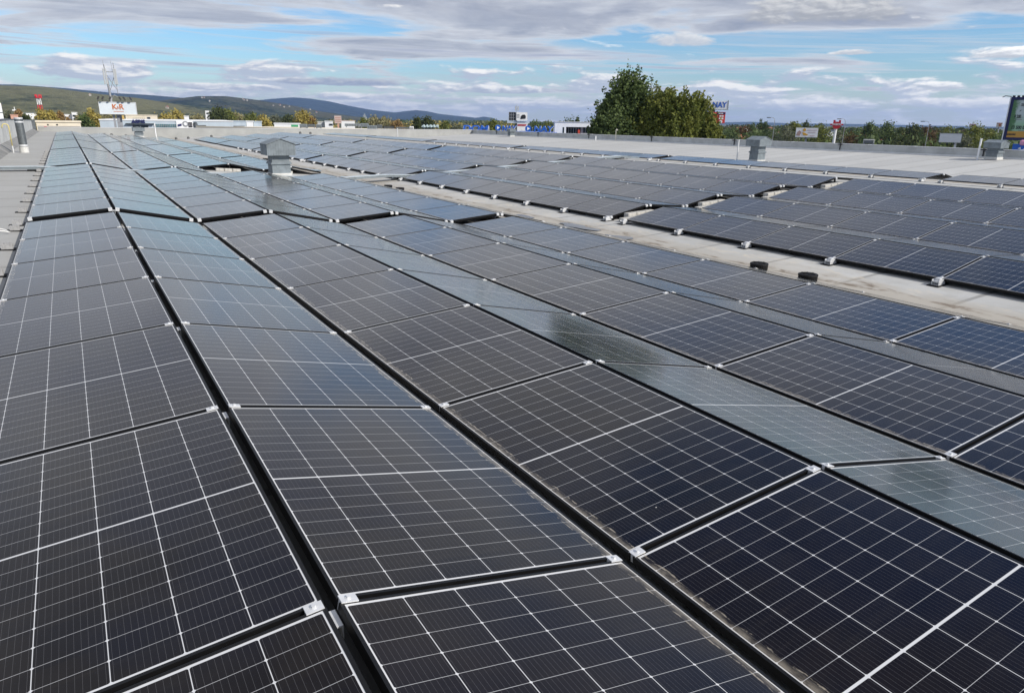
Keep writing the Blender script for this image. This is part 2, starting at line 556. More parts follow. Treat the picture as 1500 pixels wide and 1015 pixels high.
    spot = t.m('MULTIPLY', t.m('LESS_THAN', t.m('MULTIPLY_ADD', dn2, 0.02, vo.outputs['Distance']), 0.021), t.m('GREATER_THAN', t.sep(vo.outputs['Color'])[0], 0.72))
    col = t.mix(spot, col, (0.55, 0.54, 0.50))
    t.put(df.inputs['Color'], col)
    gl.inputs['Color'].default_value = (0.95, 0.93, 0.89, 1.0)
    t.put(gl.inputs['Roughness'], t.m('ADD', t.m('MULTIPLY_ADD', dn, 0.08, 0.09), t.m('MULTIPLY', dust, 0.5)))
    bp = t.n('ShaderNodeBump')
    bp.inputs['Strength'].default_value = 0.004
    bp.inputs['Distance'].default_value = 0.02
    t.put(bp.inputs['Height'], t.noise(obn, 1.6, 2, 0.5))
    t.t.links.new(bp.outputs[0], gl.inputs['Normal'])
    t.t.links.new(bp.outputs[0], df.inputs['Normal'])
    return m


MR = roof_material()
MG = glass_material()

# ------------------------------------------------------------------ the flat roof and its edges
GZ = -11.0                              # ground level, camera at z = 0
PROFILE = [(-2.55, -1.56), (-0.9, -1.575), (9.2, -2.232), (21.0, -1.545), (33.0, -2.35), (45.6, -1.62)]
Y0R, Y1R = -9.0, 84.4


def zr(x):
    for (a, za), (b, zb) in zip(PROFILE, PROFILE[1:]):
        if x <= b:
            return za + (zb - za) * (x - a) / (b - a)
    return PROFILE[-1][1]


mb = MB()
xs = sorted(set([p[0] for p in PROFILE] + [i * 1.0 for i in range(-2, 46)]))
top = [(x, zr(x)) for x in xs]
for (xa, za), (xb, zb) in zip(top, top[1:]):
    ys = np.linspace(Y0R, Y1R, 24)
    for ya, yb in zip(ys, ys[1:]):
        mb.face([(xa, ya, za), (xb, ya, zb), (xb, yb, zb), (xa, yb, za)])
outl = top + [(45.6, GZ), (-2.55, GZ)]
mb.face([(x, Y0R, z) for x, z in outl], 1)
mb.face([(x, Y1R, z) for x, z in outl], 1)
mb.face([(45.6, Y0R, GZ), (45.6, Y1R, GZ), (45.6, Y1R, zr(45.6)), (45.6, Y0R, zr(45.6))], 1)
mb.face([(-2.55, Y0R, GZ), (-2.55, Y1R, GZ), (-2.55, Y1R, -1.56), (-2.55, Y0R, -1.56)], 1)
tag(mb.build('roof', [MR, pale_blue]), kind='structure')

# side parapet along the far long edge, with sheet-metal coping and a pale flashing at its foot
par = thing('parapet_wall', (45.0, 40, zr(45)), 0, 'long low grey parapet along the far side of the bare roof', 'wall')
mb = MB(); mb.box(0, 0.32, -49, 44.2, -0.02, 0.44); mb.build('wall', render_grey, par)
mb = MB(); mb.box(-0.04, 0.36, -49, 44.2, 0.44, 0.475)
for yj in np.arange(-47, 44, 3.0):
    mb.box(-0.045, 0.365, yj, yj + 0.05, 0.44, 0.481)
mb.build('coping', alu_matt, par)
mb = MB(); mb.prism([(-0.16, -0.022), (0, 0.0), (0, 0.07), (-0.10, 0.035)], -49, 44.2); mb.build('flashing', mat('pale_flashing', (0.66, 0.67, 0.66), 0.7, 0, 0.08, 2), par)

# end parapet across the far short edge
par = thing('parapet_wall', (20, 84.0, -1.6), 0, 'low grey parapet closing the far short end of the roof', 'wall')
mb = MB()
xs2 = [-2.2] + [float(i) for i in range(-1, 45)] + [44.95]
for a, b in zip(xs2, xs2[1:]):
    mb.hexa([(a - 20, 0, zr(a) + 1.59), (b - 20, 0, zr(b) + 1.59), (b - 20, 0.3, zr(b) + 1.59), (a - 20, 0.3, zr(a) + 1.59),
             (a - 20, 0, 0.40), (b - 20, 0, 0.40), (b - 20, 0.3, 0.40), (a - 20, 0.3, 0.40)])
mb.build('wall', mat('parapet_grey_toned_for_sun', (0.33, 0.335, 0.325), 0.85, 0.0, 0.10, 0.7), par)  # parapet grey darkened in the colour to offset sun on this face
mb = MB(); mb.box(-22.2, 24.95, -0.04, 0.34, 0.40, 0.44); mb.build('coping', alu_matt, par)

# higher wall on the near long edge
wl = thing('side_wall', (-2.55, 40, -1.56), 0, 'taller grey wall along the roof edge beside the smoke pipe', 'wall')
mb = MB(); mb.prism([(-0.3, -0.0), (0, -0.0), (0, 1.27), (-0.3, 1.27)], -20, 10); mb.hexa([(-0.3, 10, 0), (0, 10, 0), (0, 43.8, 0), (-0.3, 43.8, 0), (-0.3, 10, 1.27), (0, 10, 1.27), (0, 43.8, 1.02), (-0.3, 43.8, 1.02)])
mb.build('wall', render_grey, wl)
mb = MB(); mb.prism([(0.0, -0.01), (0.42, -0.012), (0.36, 0.05), (0.06, 0.26), (0.0, 0.26)], -20, 43.8); mb.build('flashing', mat('dark_flashing', (0.20, 0.20, 0.195), 0.8, 0, 0.25, 1.2), wl)
mb = MB(); mb.hexa([(-0.34, -20, 1.27), (0.04, -20, 1.27), (0.04, 43.8, 1.275), (-0.34, 43.8, 1.275), (-0.34, -20, 1.30), (0.04, -20, 1.30), (0.04, 43.8, 1.30), (-0.34, 43.8, 1.30)]) if False else None
mb.box(-0.34, 0.04, -20, 10, 1.27, 1.30)
mb.hexa([(-0.34, 10, 1.27), (0.04, 10, 1.27), (0.04, 43.8, 1.02), (-0.34, 43.8, 1.02), (-0.34, 10, 1.30), (0.04, 10, 1.30), (0.04, 43.8, 1.05), (-0.34, 43.8, 1.05)])
mb.build('coping', galv_dark, wl)
pier = thing('wall_pier', (-2.6, 83.2, -1.56), 0, 'dark grey pier ending the side wall at the roof corner', 'pier')
mb = MB(); mb.box(-0.35, 0.28, -1.2, 0.6, 0, 1.0); mb.build('shaft', galv_dark, pier)
mb = MB(); mb.box(-0.40, 0.33, -1.25, 0.65, 1.0, 1.06); mb.build('cap', galv, pier)

# ------------------------------------------------------------------ solar panels
PITCH = 1.742
BLOCK_Y = []                            # (first joint y, panels)
B1 = [1.80 + k * PITCH for k in range(-2, 6)]
starts = [B1]
y = 12.80
for _ in range(5):
    starts.append([y + k * PITCH for k in range(7)])
    y += 7 * PITCH + 0.575
a_l_up, a_l_dn = math.atan2(0.092, 1.117), math.atan2(0.235, 1.109)
a_r_up, a_r_dn = math.atan2(0.226, 1.111), math.atan2(0.082, 1.131)
ORD = ['first', 'second', 'third', 'fourth', 'fifth', 'sixth', 'seventh', 'eighth', 'ninth', 'tenth']
BLK = ['nearest block', 'second block', 'third block', 'fourth block', 'fifth block', 'sixth block']
STRIPS = []                             # (side, number, eave x, eave z, angle, rising)
for i in range(4):
    X, Z = -0.677 + 2.336 * i, -1.471 - 0.151 * i
    STRIPS.append(('L', 2 * i, X, Z, a_l_up, True))
    STRIPS.append(('L', 2 * i + 1, X + 1.117 + 0.054 + 1.109, Z + 0.092 - 0.002 - 0.235, a_l_dn, False))
for i in range(4):
    X, Z = 10.42 + 2.355 * i, -2.067 + 0.144 * i
    STRIPS.append(('R', 2 * i, X, Z, a_r_up, True))
    STRIPS.append(('R', 2 * i + 1, X + 1.111 + 0.06 + 1.131, Z + 0.226 - 0.082, a_r_dn, False))
STRIPS.append(('B', 0, 23.05, -1.566, math.radians(5.97), True))
STRIPS.append(('B', 1, 23.05 + 1.128 + 0.06 + 1.106, -1.566 + 0.118 - 0.25, math.radians(12.8), False))


def panel_matrix(X, Z, yk, ang, rising):
    if rising:
        return Matrix.Translation((X, yk, Z)) @ Euler((0, -ang, 0)).to_matrix().to_4x4()
    return Matrix.Translation((X, yk + PL, Z)) @ Euler((0, -ang, math.pi)).to_matrix().to_4x4()


def shown_area(M):
    """area in the frame of the panel's top, 0 if it turns its back or lies outside"""
    q = [np.array(M @ Vector(p)) for p in ((0, 0, 0), (PW, 0, 0), (PW, PL, 0), (0, PL, 0))]
    n = np.cross(q[1] - q[0], q[3] - q[0])
    if n @ q[0] >= 0:
        return 0.0
    pts = []
    for a in np.linspace(0, 1, 7):
        for b in np.linspace(0, 1, 7):
            p = q[0] + (q[1] - q[0]) * a + (q[3] - q[0]) * b
            zc = p @ CF
            if zc < 0.1:
                pts.append(0)
                continue
            uu = 750 + FPX * (p @ CR) / zc
            vv = 507.5 - FPX * (p @ CU) / zc
            pts.append(1 if -2 < uu < 1502 and -2 < vv < 1017 else 0)
    c = (q[0] + q[2]) / 2
    if sum(pts) == 0:
        return 0.0
    dist = np.linalg.norm(c)
    return sum(pts) / 49.0 * abs(n @ c) / dist ** 3


CAND = []
for side, num, X, Z, ang, rising in STRIPS:
    for bi, ys in enumerate(starts):
        for ki, yk in enumerate(ys):
            if side == 'L' and num in (4, 5, 6, 7) and bi == 2 and ki < 2:
                continue                # kept clear round the ventilator
            M = panel_matrix(X, Z, yk, ang, rising)
            CAND.append([shown_area(M), side, num, bi, ki, M, rising, len(ys)])
CAND.sort(key=lambda c: -c[0])
single = [c for c in CAND[:300] if c[0] > 0]
rest = CAND[len(single):]

# shared meshes
mb = MB()
LIP = 0.0125
for x0, x1, y0, y1 in ((0, LIP, 0, PL), (PW - LIP, PW, 0, PL), (LIP, PW - LIP, 0, LIP), (LIP, PW - LIP, PL - LIP, PL)):
    mb.box(x0, x1, y0, y1, -PT, 0)
for x0, x1 in ((LIP, 0.032), (PW - 0.032, PW - LIP)):
    mb.box(x0, x1, LIP, PL - LIP, -PT, -PT + 0.002)
for y0, y1 in ((-0.0094, -0.0001), (PL + 0.0001, PL + 0.0094)):   # black profile that closes the joint
    mb.box(0.04, PW - 0.04, y0, y1, -0.034, -0.020)
frame_me = mb.mesh('frame', frame_black)
mb = MB()
mb.box(LIP - 0.001, PW - LIP + 0.001, LIP - 0.001, PL - LIP + 0.001, -0.007, -0.0015)
glass_me = mb.mesh('glass', MG)


def uv_from_xy(me):
    uv = me.uv_layers.new(name='UVMap')
    for lp in me.loops:
        co = me.vertices[lp.vertex_index].co
        uv.data[lp.index].uv = (co.x, co.y)


uv_from_xy(glass_me)
# mid clamp: a bright plate over the joint with a hex bolt; end clamp: a taller block at a block's edge
mb = MB()
mb.box(-0.027, 0.027, -0.0195, 0.0195, 0.0006, 0.0046)
mb.box(-0.027, 0.027, -0.008, 0.008, -0.034, 0.0004)
mb.tube([(0, 0, 0.0046), (0, 0, 0.006)], 0.0105, 12)
mb.tube([(0, 0, 0.006), (0, 0, 0.0115)], 0.0072, 6)
clamp_me = mb.mesh('clamp', alu)
mb = MB()
mb.box(-0.028, 0.028, -0.016, 0.010, 0.0006, 0.005)
mb.box(-0.028, 0.028, -0.046, -0.0015, -0.045, 0.0004)
mb.tube([(0, -0.02, 0.005), (0, -0.02, 0.012)], 0.0078, 6)
endclamp_me = mb.mesh('end_clamp', alu)


def panel_label(side, num, bi, rank):
    if side == 'L':
        s = f'{ORD[num]} strip from the side wall'
    elif side == 'R':
        s = f'{ORD[num]} strip beyond the drain walkway'
    else:
        s = 'bluish strip beyond the white roof ridge'
    return f'solar panel in the {s}, {BLK[bi]}, {ORD[rank]} panel back'


rank = {}
for c in sorted(single, key=lambda c: (c[1], c[2], c[3], c[4])):
    key = tuple(c[1:4])
    rank[key] = rank.get(key, -1) + 1
    area, side, num, bi, ki, M, rising, nb = c
    r = thing('solar_panel', (0, 0, 0), 0, panel_label(side, num, bi, rank[key]), 'solar panel', 'solar panels on the roof')
    r.matrix_world = M
    for nm, me in (('frame', frame_me), ('glass', glass_me)):
        o = bpy.data.objects.new(nm, me)
        C.objects.link(o)
        o.parent = r
    first = ki == 0 and bi > 0
    for x in (0.032, PW - 0.032):
        o = bpy.data.objects.new('clamp', endclamp_me if first else clamp_me)
        C.objects.link(o)
        o.parent = r
        o.location = (x, 0 if first else -0.010, 0) if rising else (x, PL if first else PL + 0.010, 0)
        if first and not rising:
            o.rotation_euler = (0, 0, math.pi)
# the rest of the field as one mesh
mb = MB()
uvs = []
for c in rest:
    M = c[5]
    P = lambda x, y, z: tuple(M @ Vector((x, y, z)))
    n0 = len(mb.f)
    mb.hexa([P(0, 0, -PT), P(PW, 0, -PT), P(PW, PL, -PT), P(0, PL, -PT), P(0, 0, -0.0015), P(PW, 0, -0.0015), P(PW, PL, -0.0015), P(0, PL, -0.0015)], 0)
    e = LIP
    mb.face([P(e, e, 0), P(PW - e, e, 0), P(PW - e, PL - e, 0), P(e, PL - e, 0)], 1)
me = bpy.data.meshes.new('distant_solar_panels')
me.from_pydata(mb.v, [], mb.f)
me.materials.append(frame_black)
me.materials.append(MG)
me.polygons.foreach_set('material_index', mb.mi)
uv = me.uv_layers.new(name='UVMap')
quad = [(LIP, LIP), (PW - LIP, LIP), (PW - LIP, PL - LIP), (LIP, PL - LIP)]
for p in me.polygons:
    if p.material_index == 1:
        for k, li in enumerate(p.loop_indices):
            uv.data[li].uv = quad[k]
o = bpy.data.objects.new('distant_solar_panels', me)
C.objects.link(o)
tag(o, 'farthest solar panels of the roof field merging into dark strips', 'solar panels', None, 'stuff')

# ------------------------------------------------------------------ what carries the panels
# bright joint plates in the first ridge gap
g0 = None
for j in range(-1, 14):
    yj = 1.80 + j * PITCH - 0.010 if j < 6 else 12.80 + (j - 6) * PITCH
    if g0 is None:
        mb = MB(); mb.box(-0.017, 0.017, -0.045, 0.035, -0.046, -0.040); mb.box(-0.017, -0.013, -0.045, 0.035, -0.09, -0.046); mb.box(0.013, 0.017, -0.045, 0.035, -0.09, -0.046)
        me_b = mb.mesh('ridge_bracket', alu)
    g0 = bpy.data.objects.new('ridge_bracket', me_b)
    C.objects.link(g0)
    g0.location = (0.467, yj - 0.03, -1.372)
    tag(g0, f'small aluminium bracket in the first ridge gap, {"nearest the viewer" if j < 0 else ORD[min(j, 9)] + (" of the far ones" if j > 9 else " one back")}' if j < 10 else f'tiny aluminium bracket far along the first ridge gap, {ORD[j - 10]} of the farthest', 'bracket', 'brackets in the ridge gap')

# triangular black support frames at the block ends, one under every tent
rail_me = {}


def rail_mesh(side):
    if side in rail_me:
        return rail_me[side]
    mb = MB()
    up, dn = (a_l_up, a_l_dn) if side == 'L' else (a_r_up, a_r_dn)
    sl = -0.0645 if side == 'L' else 0.0588
    w, zA = 1.117, math.tan(up) * 1.117
    x2 = 1.117 + 0.054 + 1.109
    z2 = zA - math.tan(dn) * 1.109
    h = 0.035
    zb = -0.098
    mb.hexa([(-.05, -.02, zb), (x2 + .05, -.02, zb + sl * x2), (x2 + .05, .02, zb + sl * x2), (-.05, .02, zb), (-.05, -.02, zb + .03), (x2 + .05, -.02, zb + .03 + sl * x2), (x2 + .05, .02, zb + .03 + sl * x2), (-.05, .02, zb + .03)])
    mb.hexa([(0, -.018, -.066), (w, -.018, zA - .066), (w, .018, zA - .066), (0, .018, -.066), (0, -.018, -.037), (w, -.018, zA - .037), (w, .018, zA - .037), (0, .018, -.037)])
    mb.hexa([(w + .054, -.018, zA - .066), (x2, -.018, z2 - .066), (x2, .018, z2 - .066), (w + .054, .018, zA - .066), (w + .054, -.018, zA - .037), (x2, -.018, z2 - .037), (x2, .018, z2 - .037), (w + .054, .018, zA - .037)])
    mb.box(w + .007, w + .047, -.017, .017, zb + .03 + sl * w, zA - .045)
    rail_me[side] = mb.mesh('support_frame', frame_black)
    return rail_me[side]


gap_names = ['first', 'second', 'third', 'fourth', 'fifth']
for gi in range(1, 4):
    for side, count in (('L', 4), ('R', 4)):
        for i in range(count):
            X, Z = (-0.677 + 2.336 * i, -1.471 - 0.151 * i) if side == 'L' else (10.42 + 2.355 * i, -2.067 + 0.144 * i)
            for dyy, nm in ((-0.16, 'far'), ):
                yk = starts[gi][0] + (2 * PITCH if (side == 'L' and i in (2, 3) and gi == 2) else 0) + 0.05
                o = bpy.data.objects.new('support_frame', rail_mesh(side))
                C.objects.link(o)
                o.location = (X, yk, Z)
                tag(o, f'low aluminium support frame under the {ORD[i]} ridge {"from the side wall" if side == "L" else "beyond the drain walkway"}, {gap_names[gi - 1]} block gap', 'support frame', 'support frames at the block ends')

# concrete ballast blocks under the tents, seen in the gaps between blocks
mb = MB(); mb.box(-0.2, 0.2, -0.1, 0.1, 0, 0.08)
o0 = mb.build('ballast_block', concrete, bevel=0.008)
bal = []
for i in range(4):                       # right field, first gap: two rows of blocks under each tent
    X = 10.42 + 2.355 * i
    for row in range(2):
        for k in range(3):
            bal.append((X + 0.20 + 0.27 * k + 0.30 * row, 12.46 + 0.19 * row, i, row, k))
first = True
for (bx, by, i, row, k) in bal:
    o = o0 if first else o0.copy()
    if not first:
        C.objects.link(o)
    first = False
    o.scale = (0.64, 0.75, 1.0 + 0.75 * row)
    o.location = (bx, by, zr(bx) + 0.004)
    o.rotation_euler = (0, -0.0588, random.Random(k * 7 + i).uniform(-.06, .06))
    tag(o, f'pale concrete block, {ORD[k]} in the {"near" if row == 0 else "back"} row under the {ORD[i]} ridge beyond the walkway', 'ballast block', 'concrete ballast blocks')
for i in range(3):                       # left field: long slabs under the edge of the second block
    for k in range(2):
        o = o0.copy()
        C.objects.link(o)
        bx = -0.677 + 2.336 * i + 0.42 + 0.40 * k
        o.scale = (0.75, 1.2, 0.9 + 0.55 * k)
        o.location = (bx, 12.62, zr(bx) + 0.004)
        o.rotation_euler = (0, 0.0645, 0)
        tag(o, f'beige concrete slab under the edge of the second block, {"lower" if k == 0 else "upper"} one below the {ORD[i]} ridge', 'ballast block', 'concrete ballast blocks')
o = o0.copy()                            # one seen through the first ridge gap
C.objects.link(o)
o.scale = (0.3, 1.3, 1.2)
o.location = (0.47, 1.30, zr(0.47) + 0.004)
tag(o, 'grey concrete block down in the first ridge gap closest to the viewer', 'ballast block', 'concrete ballast blocks')
for k in range(5):                       # beside the ventilator
    o = o0.copy()
    C.objects.link(o)
    bx = 4.75 + 0.30 * k if k < 3 else 7.0 + 0.3 * (k - 3)
    o.scale = (0.7, 0.9, 1.3)
    o.location = (bx, 29.0, zr(bx) + 0.004)
    o.rotation_euler = (0, 0.0645, 0)
    tag(o, f'pale concrete block under the panels behind the big ventilator, {ORD[k]} along the row', 'ballast block', 'concrete ballast blocks')

# mounting feet along the open eaves: aluminium shoe on a black rubber mat
fr = thing('mounting_foot', (0, 0, 0))
mb = MB(); mb.box(-0.13, 0.15, -0.085, 0.085, 0, 0.012); mb.build('rubber_mat', rubber, fr)
mb = MB()
mb.box(-0.075, 0.09, -0.055, 0.055, 0.012, 0.020)
mb.box(-0.07, 0.085, -0.052, -0.044, 0.020, 0.088)
mb.box(-0.07, 0.085, 0.044, 0.052, 0.020, 0.088)
mb.box(-0.07, 0.085, -0.044, 0.044, 0.060, 0.068)
mb.box(-0.02, 0.05, -0.03, 0.03, 0.068, 0.102)
mb.tube([(-0.04, -0.056, 0.045), (-0.04, 0.056, 0.045)], 0.012, 8)
mb.build('bracket', alu, fr)
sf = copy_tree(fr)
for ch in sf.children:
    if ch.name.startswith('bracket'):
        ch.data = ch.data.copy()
        ch.data.materials[0] = mat('darker_aluminium', (0.34, 0.34, 0.34), 0.6, 0.2, 0.2, 20)  # side-wall brackets take a darker aluminium than the other feet
used = False
used_s = False


def place_foot(x, y, slope, label, grp):
    global used, used_s
    if slope == -0.02:
        r = sf if not used_s else copy_tree(sf)
        used_s = True
    else:
        r = fr if not used else copy_tree(fr)
        used = True
    r.location = (x, y, zr(x) + 0.003)
    r.rotation_euler = (0, -math.atan(slope), 0)
    r.scale = (0.75, 0.85, 0.85) if slope == -0.02 else (1, 1, 1)
    tag(r, label, 'mounting foot', grp)


def joints(lo, hi):
    js = []
    for bi, ys in enumerate(starts):
        for k, yk in enumerate(ys):
            js.append((yk - 0.01 if (k or bi == 0) else yk + 0.02, bi))
        js.append((ys[-1] + PL - 0.02, bi))
    return [j for j in js if lo < j[0] < hi]


cnt = {}
for yj, bi in joints(3.5, 55):
    for nm, x, sl, lo, hi, txt in (('w', 10.37, 0.0588, 3.5, 55, 'at the eave facing the drain walkway'), ('b', 22.98, -0.07, 5, 50, 'under the bluish strip on the ridge'), ('s', -0.82, -0.02, 4.5, 40, 'at the eave facing the side wall')):
        if not lo < yj < hi:
            continue
        key = (nm, bi)
        k = cnt.get(key, 0)
        cnt[key] = k + 1
        place_foot(x, yj, sl, f'aluminium mounting foot {txt}, {BLK[bi]}, {ORD[k]} back', 'mounting feet along the eaves')

# loose white cable loops lying beside the feet at the side-wall eave
mw = mat('white_cable', (0.75, 0.75, 0.73), 0.5)
for k, yb in enumerate((8.4, 11.9)):
    mb = MB()
    rr = random.Random(k)
    pts = []
    for q in range(18):
        a = q / 17 * 2 * math.pi * 0.9
        pts.append((-1.02 - 0.16 * math.cos(a) + rr.uniform(-.01, .01), yb + 0.10 * math.sin(a) + 0.03 * q / 17, -1.555 + 0.035 + 0.03 * math.sin(a * 1.5)))
    mb.tube(pts, 0.007, 6)
    o = mb.build('cable_loop', mw, smooth=True)
    tag(o, f'loop of white cable lying by the side-wall eave, {ORD[k]} back', 'cable', 'white cable loops')

# black module leads hanging below the walkway eave
for k, yb in enumerate((6.0, 7.6, 9.6, 13.6, 15.9)):
    mb = MB()
    mb.tube([(10.47, yb + 0.55 * q / 10, -2.105 - 0.045 * math.sin(math.pi * q / 10) - 0.012 * math.sin(2 * math.pi * q / 10 + k)) for q in range(11)], 0.006, 6)
    o = mb.build('module_lead', rubber, smooth=True)
    tag(o, f'thin black module lead sagging under the walkway eave, {ORD[k]} back', 'cable', 'black module leads')

# galvanised cable tray crossing the roof between the second and third block
tr = thing('cable_tray', (0, 25.33, 0), 0, 'pale galvanised cable tray crossing the roof between two panel blocks', 'cable tray')
mb = MB()
mb2 = MB()
tx = [-2.4, -0.9] + [float(i) for i in range(0, 23)]
for a, b in zip(tx, tx[1:]):
    ha, hb = [0.05 + (0.10 if 8.5 <= q <= 10.5 else 0.0) for q in (a, b)]
    za, zb = zr(a) + ha, zr(b) + hb
    mb.hexa([(a, -.20, za), (b, -.20, zb), (b, .20, zb), (a, .20, za), (a, -.20, za + .075), (b, -.20, zb + .075), (b, .20, zb + .075), (a, .20, za + .075)])
    mb2.hexa([(a, -.215, za + .077), (b - .004, -.215, zb + .077), (b - .004, .215, zb + .077), (a, .215, za + .077), (a, -.215, za + .084), (b - .004, -.215, zb + .084), (b - .004, .215, zb + .084), (a, .215, za + .084)])
mb.build('trough', galv, tr)
mb2.build('lid', mat('bright_galvanised_lid', (0.56, 0.62, 0.64), 0.42, 0.3, 0.1, 4), tr)
mb = MB()
for q in range(-1, 22, 2):
    mb.box(q - 0.1, q + 0.1, -0.24, 0.24, zr(q) + 0.002, zr(q) + 0.048)
mb.build('bearer', rubber, tr)

# roof drains with black leaf guards in the valley
mb = MB()
nn = 28
for k in range(nn):                      # slotted wall
    a0, a1 = 2 * math.pi * k / nn, 2 * math.pi * (k + 0.62) / nn
    r0, r1 = 0.150, 0.168
    mb.hexa([(r0 * math.cos(a0), r0 * math.sin(a0), 0.0), (r1 * math.cos(a0), r1 * math.sin(a0), 0.0), (r1 * math.cos(a1), r1 * math.sin(a1), 0.0), (r0 * math.cos(a1), r0 * math.sin(a1), 0.0),
             (r0 * math.cos(a0), r0 * math.sin(a0), 0.085), (r1 * math.cos(a0), r1 * math.sin(a0), 0.085), (r1 * math.cos(a1), r1 * math.sin(a1), 0.085), (r0 * math.cos(a1), r0 * math.sin(a1), 0.085)])
mb.tube([(0, 0, 0.0), (0, 0, 0.08)], 0.140, 28)
guard = mb.mesh('basket', rubber)
mb = MB()
mb.tube([(0, 0, 0.085), (0, 0, 0.105), (0, 0, 0.112)], [0.176, 0.172, 0.150], 32)
for k in range(8):
    a = math.pi * k / 4
    mb.hexa([(0.03 * math.cos(a) - .006 * math.sin(a), 0.03 * math.sin(a) + .006 * math.cos(a), 0.1125), (0.14 * math.cos(a) - .006 * math.sin(a), 0.14 * math.sin(a) + .006 * math.cos(a), 0.1125), (0.14 * math.cos(a) + .006 * math.sin(a), 0.14 * math.sin(a) - .006 * math.cos(a), 0.1125), (0.03 * math.cos(a) + .006 * math.sin(a), 0.03 * math.sin(a) - .006 * math.cos(a), 0.1125),
             (0.03 * math.cos(a) - .006 * math.sin(a), 0.03 * math.sin(a) + .006 * math.cos(a), 0.119), (0.14 * math.cos(a) - .006 * math.sin(a), 0.14 * math.sin(a) + .006 * math.cos(a), 0.119), (0.14 * math.cos(a) + .006 * math.sin(a), 0.14 * math.sin(a) - .006 * math.cos(a), 0.119), (0.03 * math.cos(a) + .006 * math.sin(a), 0.03 * math.sin(a) - .006 * math.cos(a), 0.119)])
mb.tube([(0, 0, 0.112), (0, 0, 0.124)], 0.028, 12)
lid_me = mb.mesh('lid', rubber)
for x, y, lab in ((9.24, 7.50, 'black drain guard on the walkway, farther one of the nearest pair'), (9.22, 6.57, 'black drain guard on the walkway, closest to the viewer'),
                  (9.02, 22.85, 'black drain guard just before the cable tray, farther of that pair'), (9.03, 21.85, 'black drain guard just before the cable tray, nearer of that pair'),
                  (9.05, 38.4, 'black drain guard far down the walkway beyond the ventilator, nearer one'), (9.05, 40.6, 'black drain guard far down the walkway beyond the ventilator, farther one')):
    r = thing('roof_drain', (x, y, zr(x) + 0.002), 0, lab, 'roof drain', 'black roof drains')
    r.scale = (0.82, 0.82, 0.95)
    for nm, me in (('basket', guard), ('lid', lid_me)):
        o = bpy.data.objects.new(nm, me)
        C.objects.link(o)
        o.parent = r

# shallow puddles left in the valley
wm = mat('rain_water', (0.06, 0.06, 0.055), 0.015, 0.0, 0.2, 4)
def puddle(x, y, rx, ry, seed, ang=0.1):
    rr = random.Random(seed)
    ph = [rr.uniform(0, 6.28) for _ in range(4)]
    mb = MB()
    pts = []
    for k in range(40):
        a = 2 * math.pi * k / 40
        q = 1 + 0.22 * math.sin(2 * a + ph[0]) + 0.16 * math.sin(3 * a + ph[1]) + 0.08 * math.sin(5 * a + ph[2]) + 0.05 * math.sin(9 * a + ph[3])
        px, py = rx * q * math.cos(a), ry * q * math.sin(a)
        pts.append((x + px * math.cos(ang) - py * math.sin(ang), y + px * math.sin(ang) + py * math.cos(ang)))
    zt = max(zr(p[0]) for p in pts) + 0.003
    mb.face([(p[0], p[1], zt) for p in pts])
    o = mb.build('puddle', wm)
    tag(o, kind='structure')


for k, (x, y, rx, ry) in enumerate(((9.05, 17.0, 0.20, 0.55), (9.2, 14.6, 0.20, 0.42), (9.40, 12.6, 0.20, 0.62), (9.22, 11.05, 0.20, 0.42), (9.1, 27.5, 0.25, 0.9), (9.1, 33.0, 0.25, 1.2), (9.0, 19.3, 0.14, 0.35))):
    puddle(x, y, rx, ry, k)


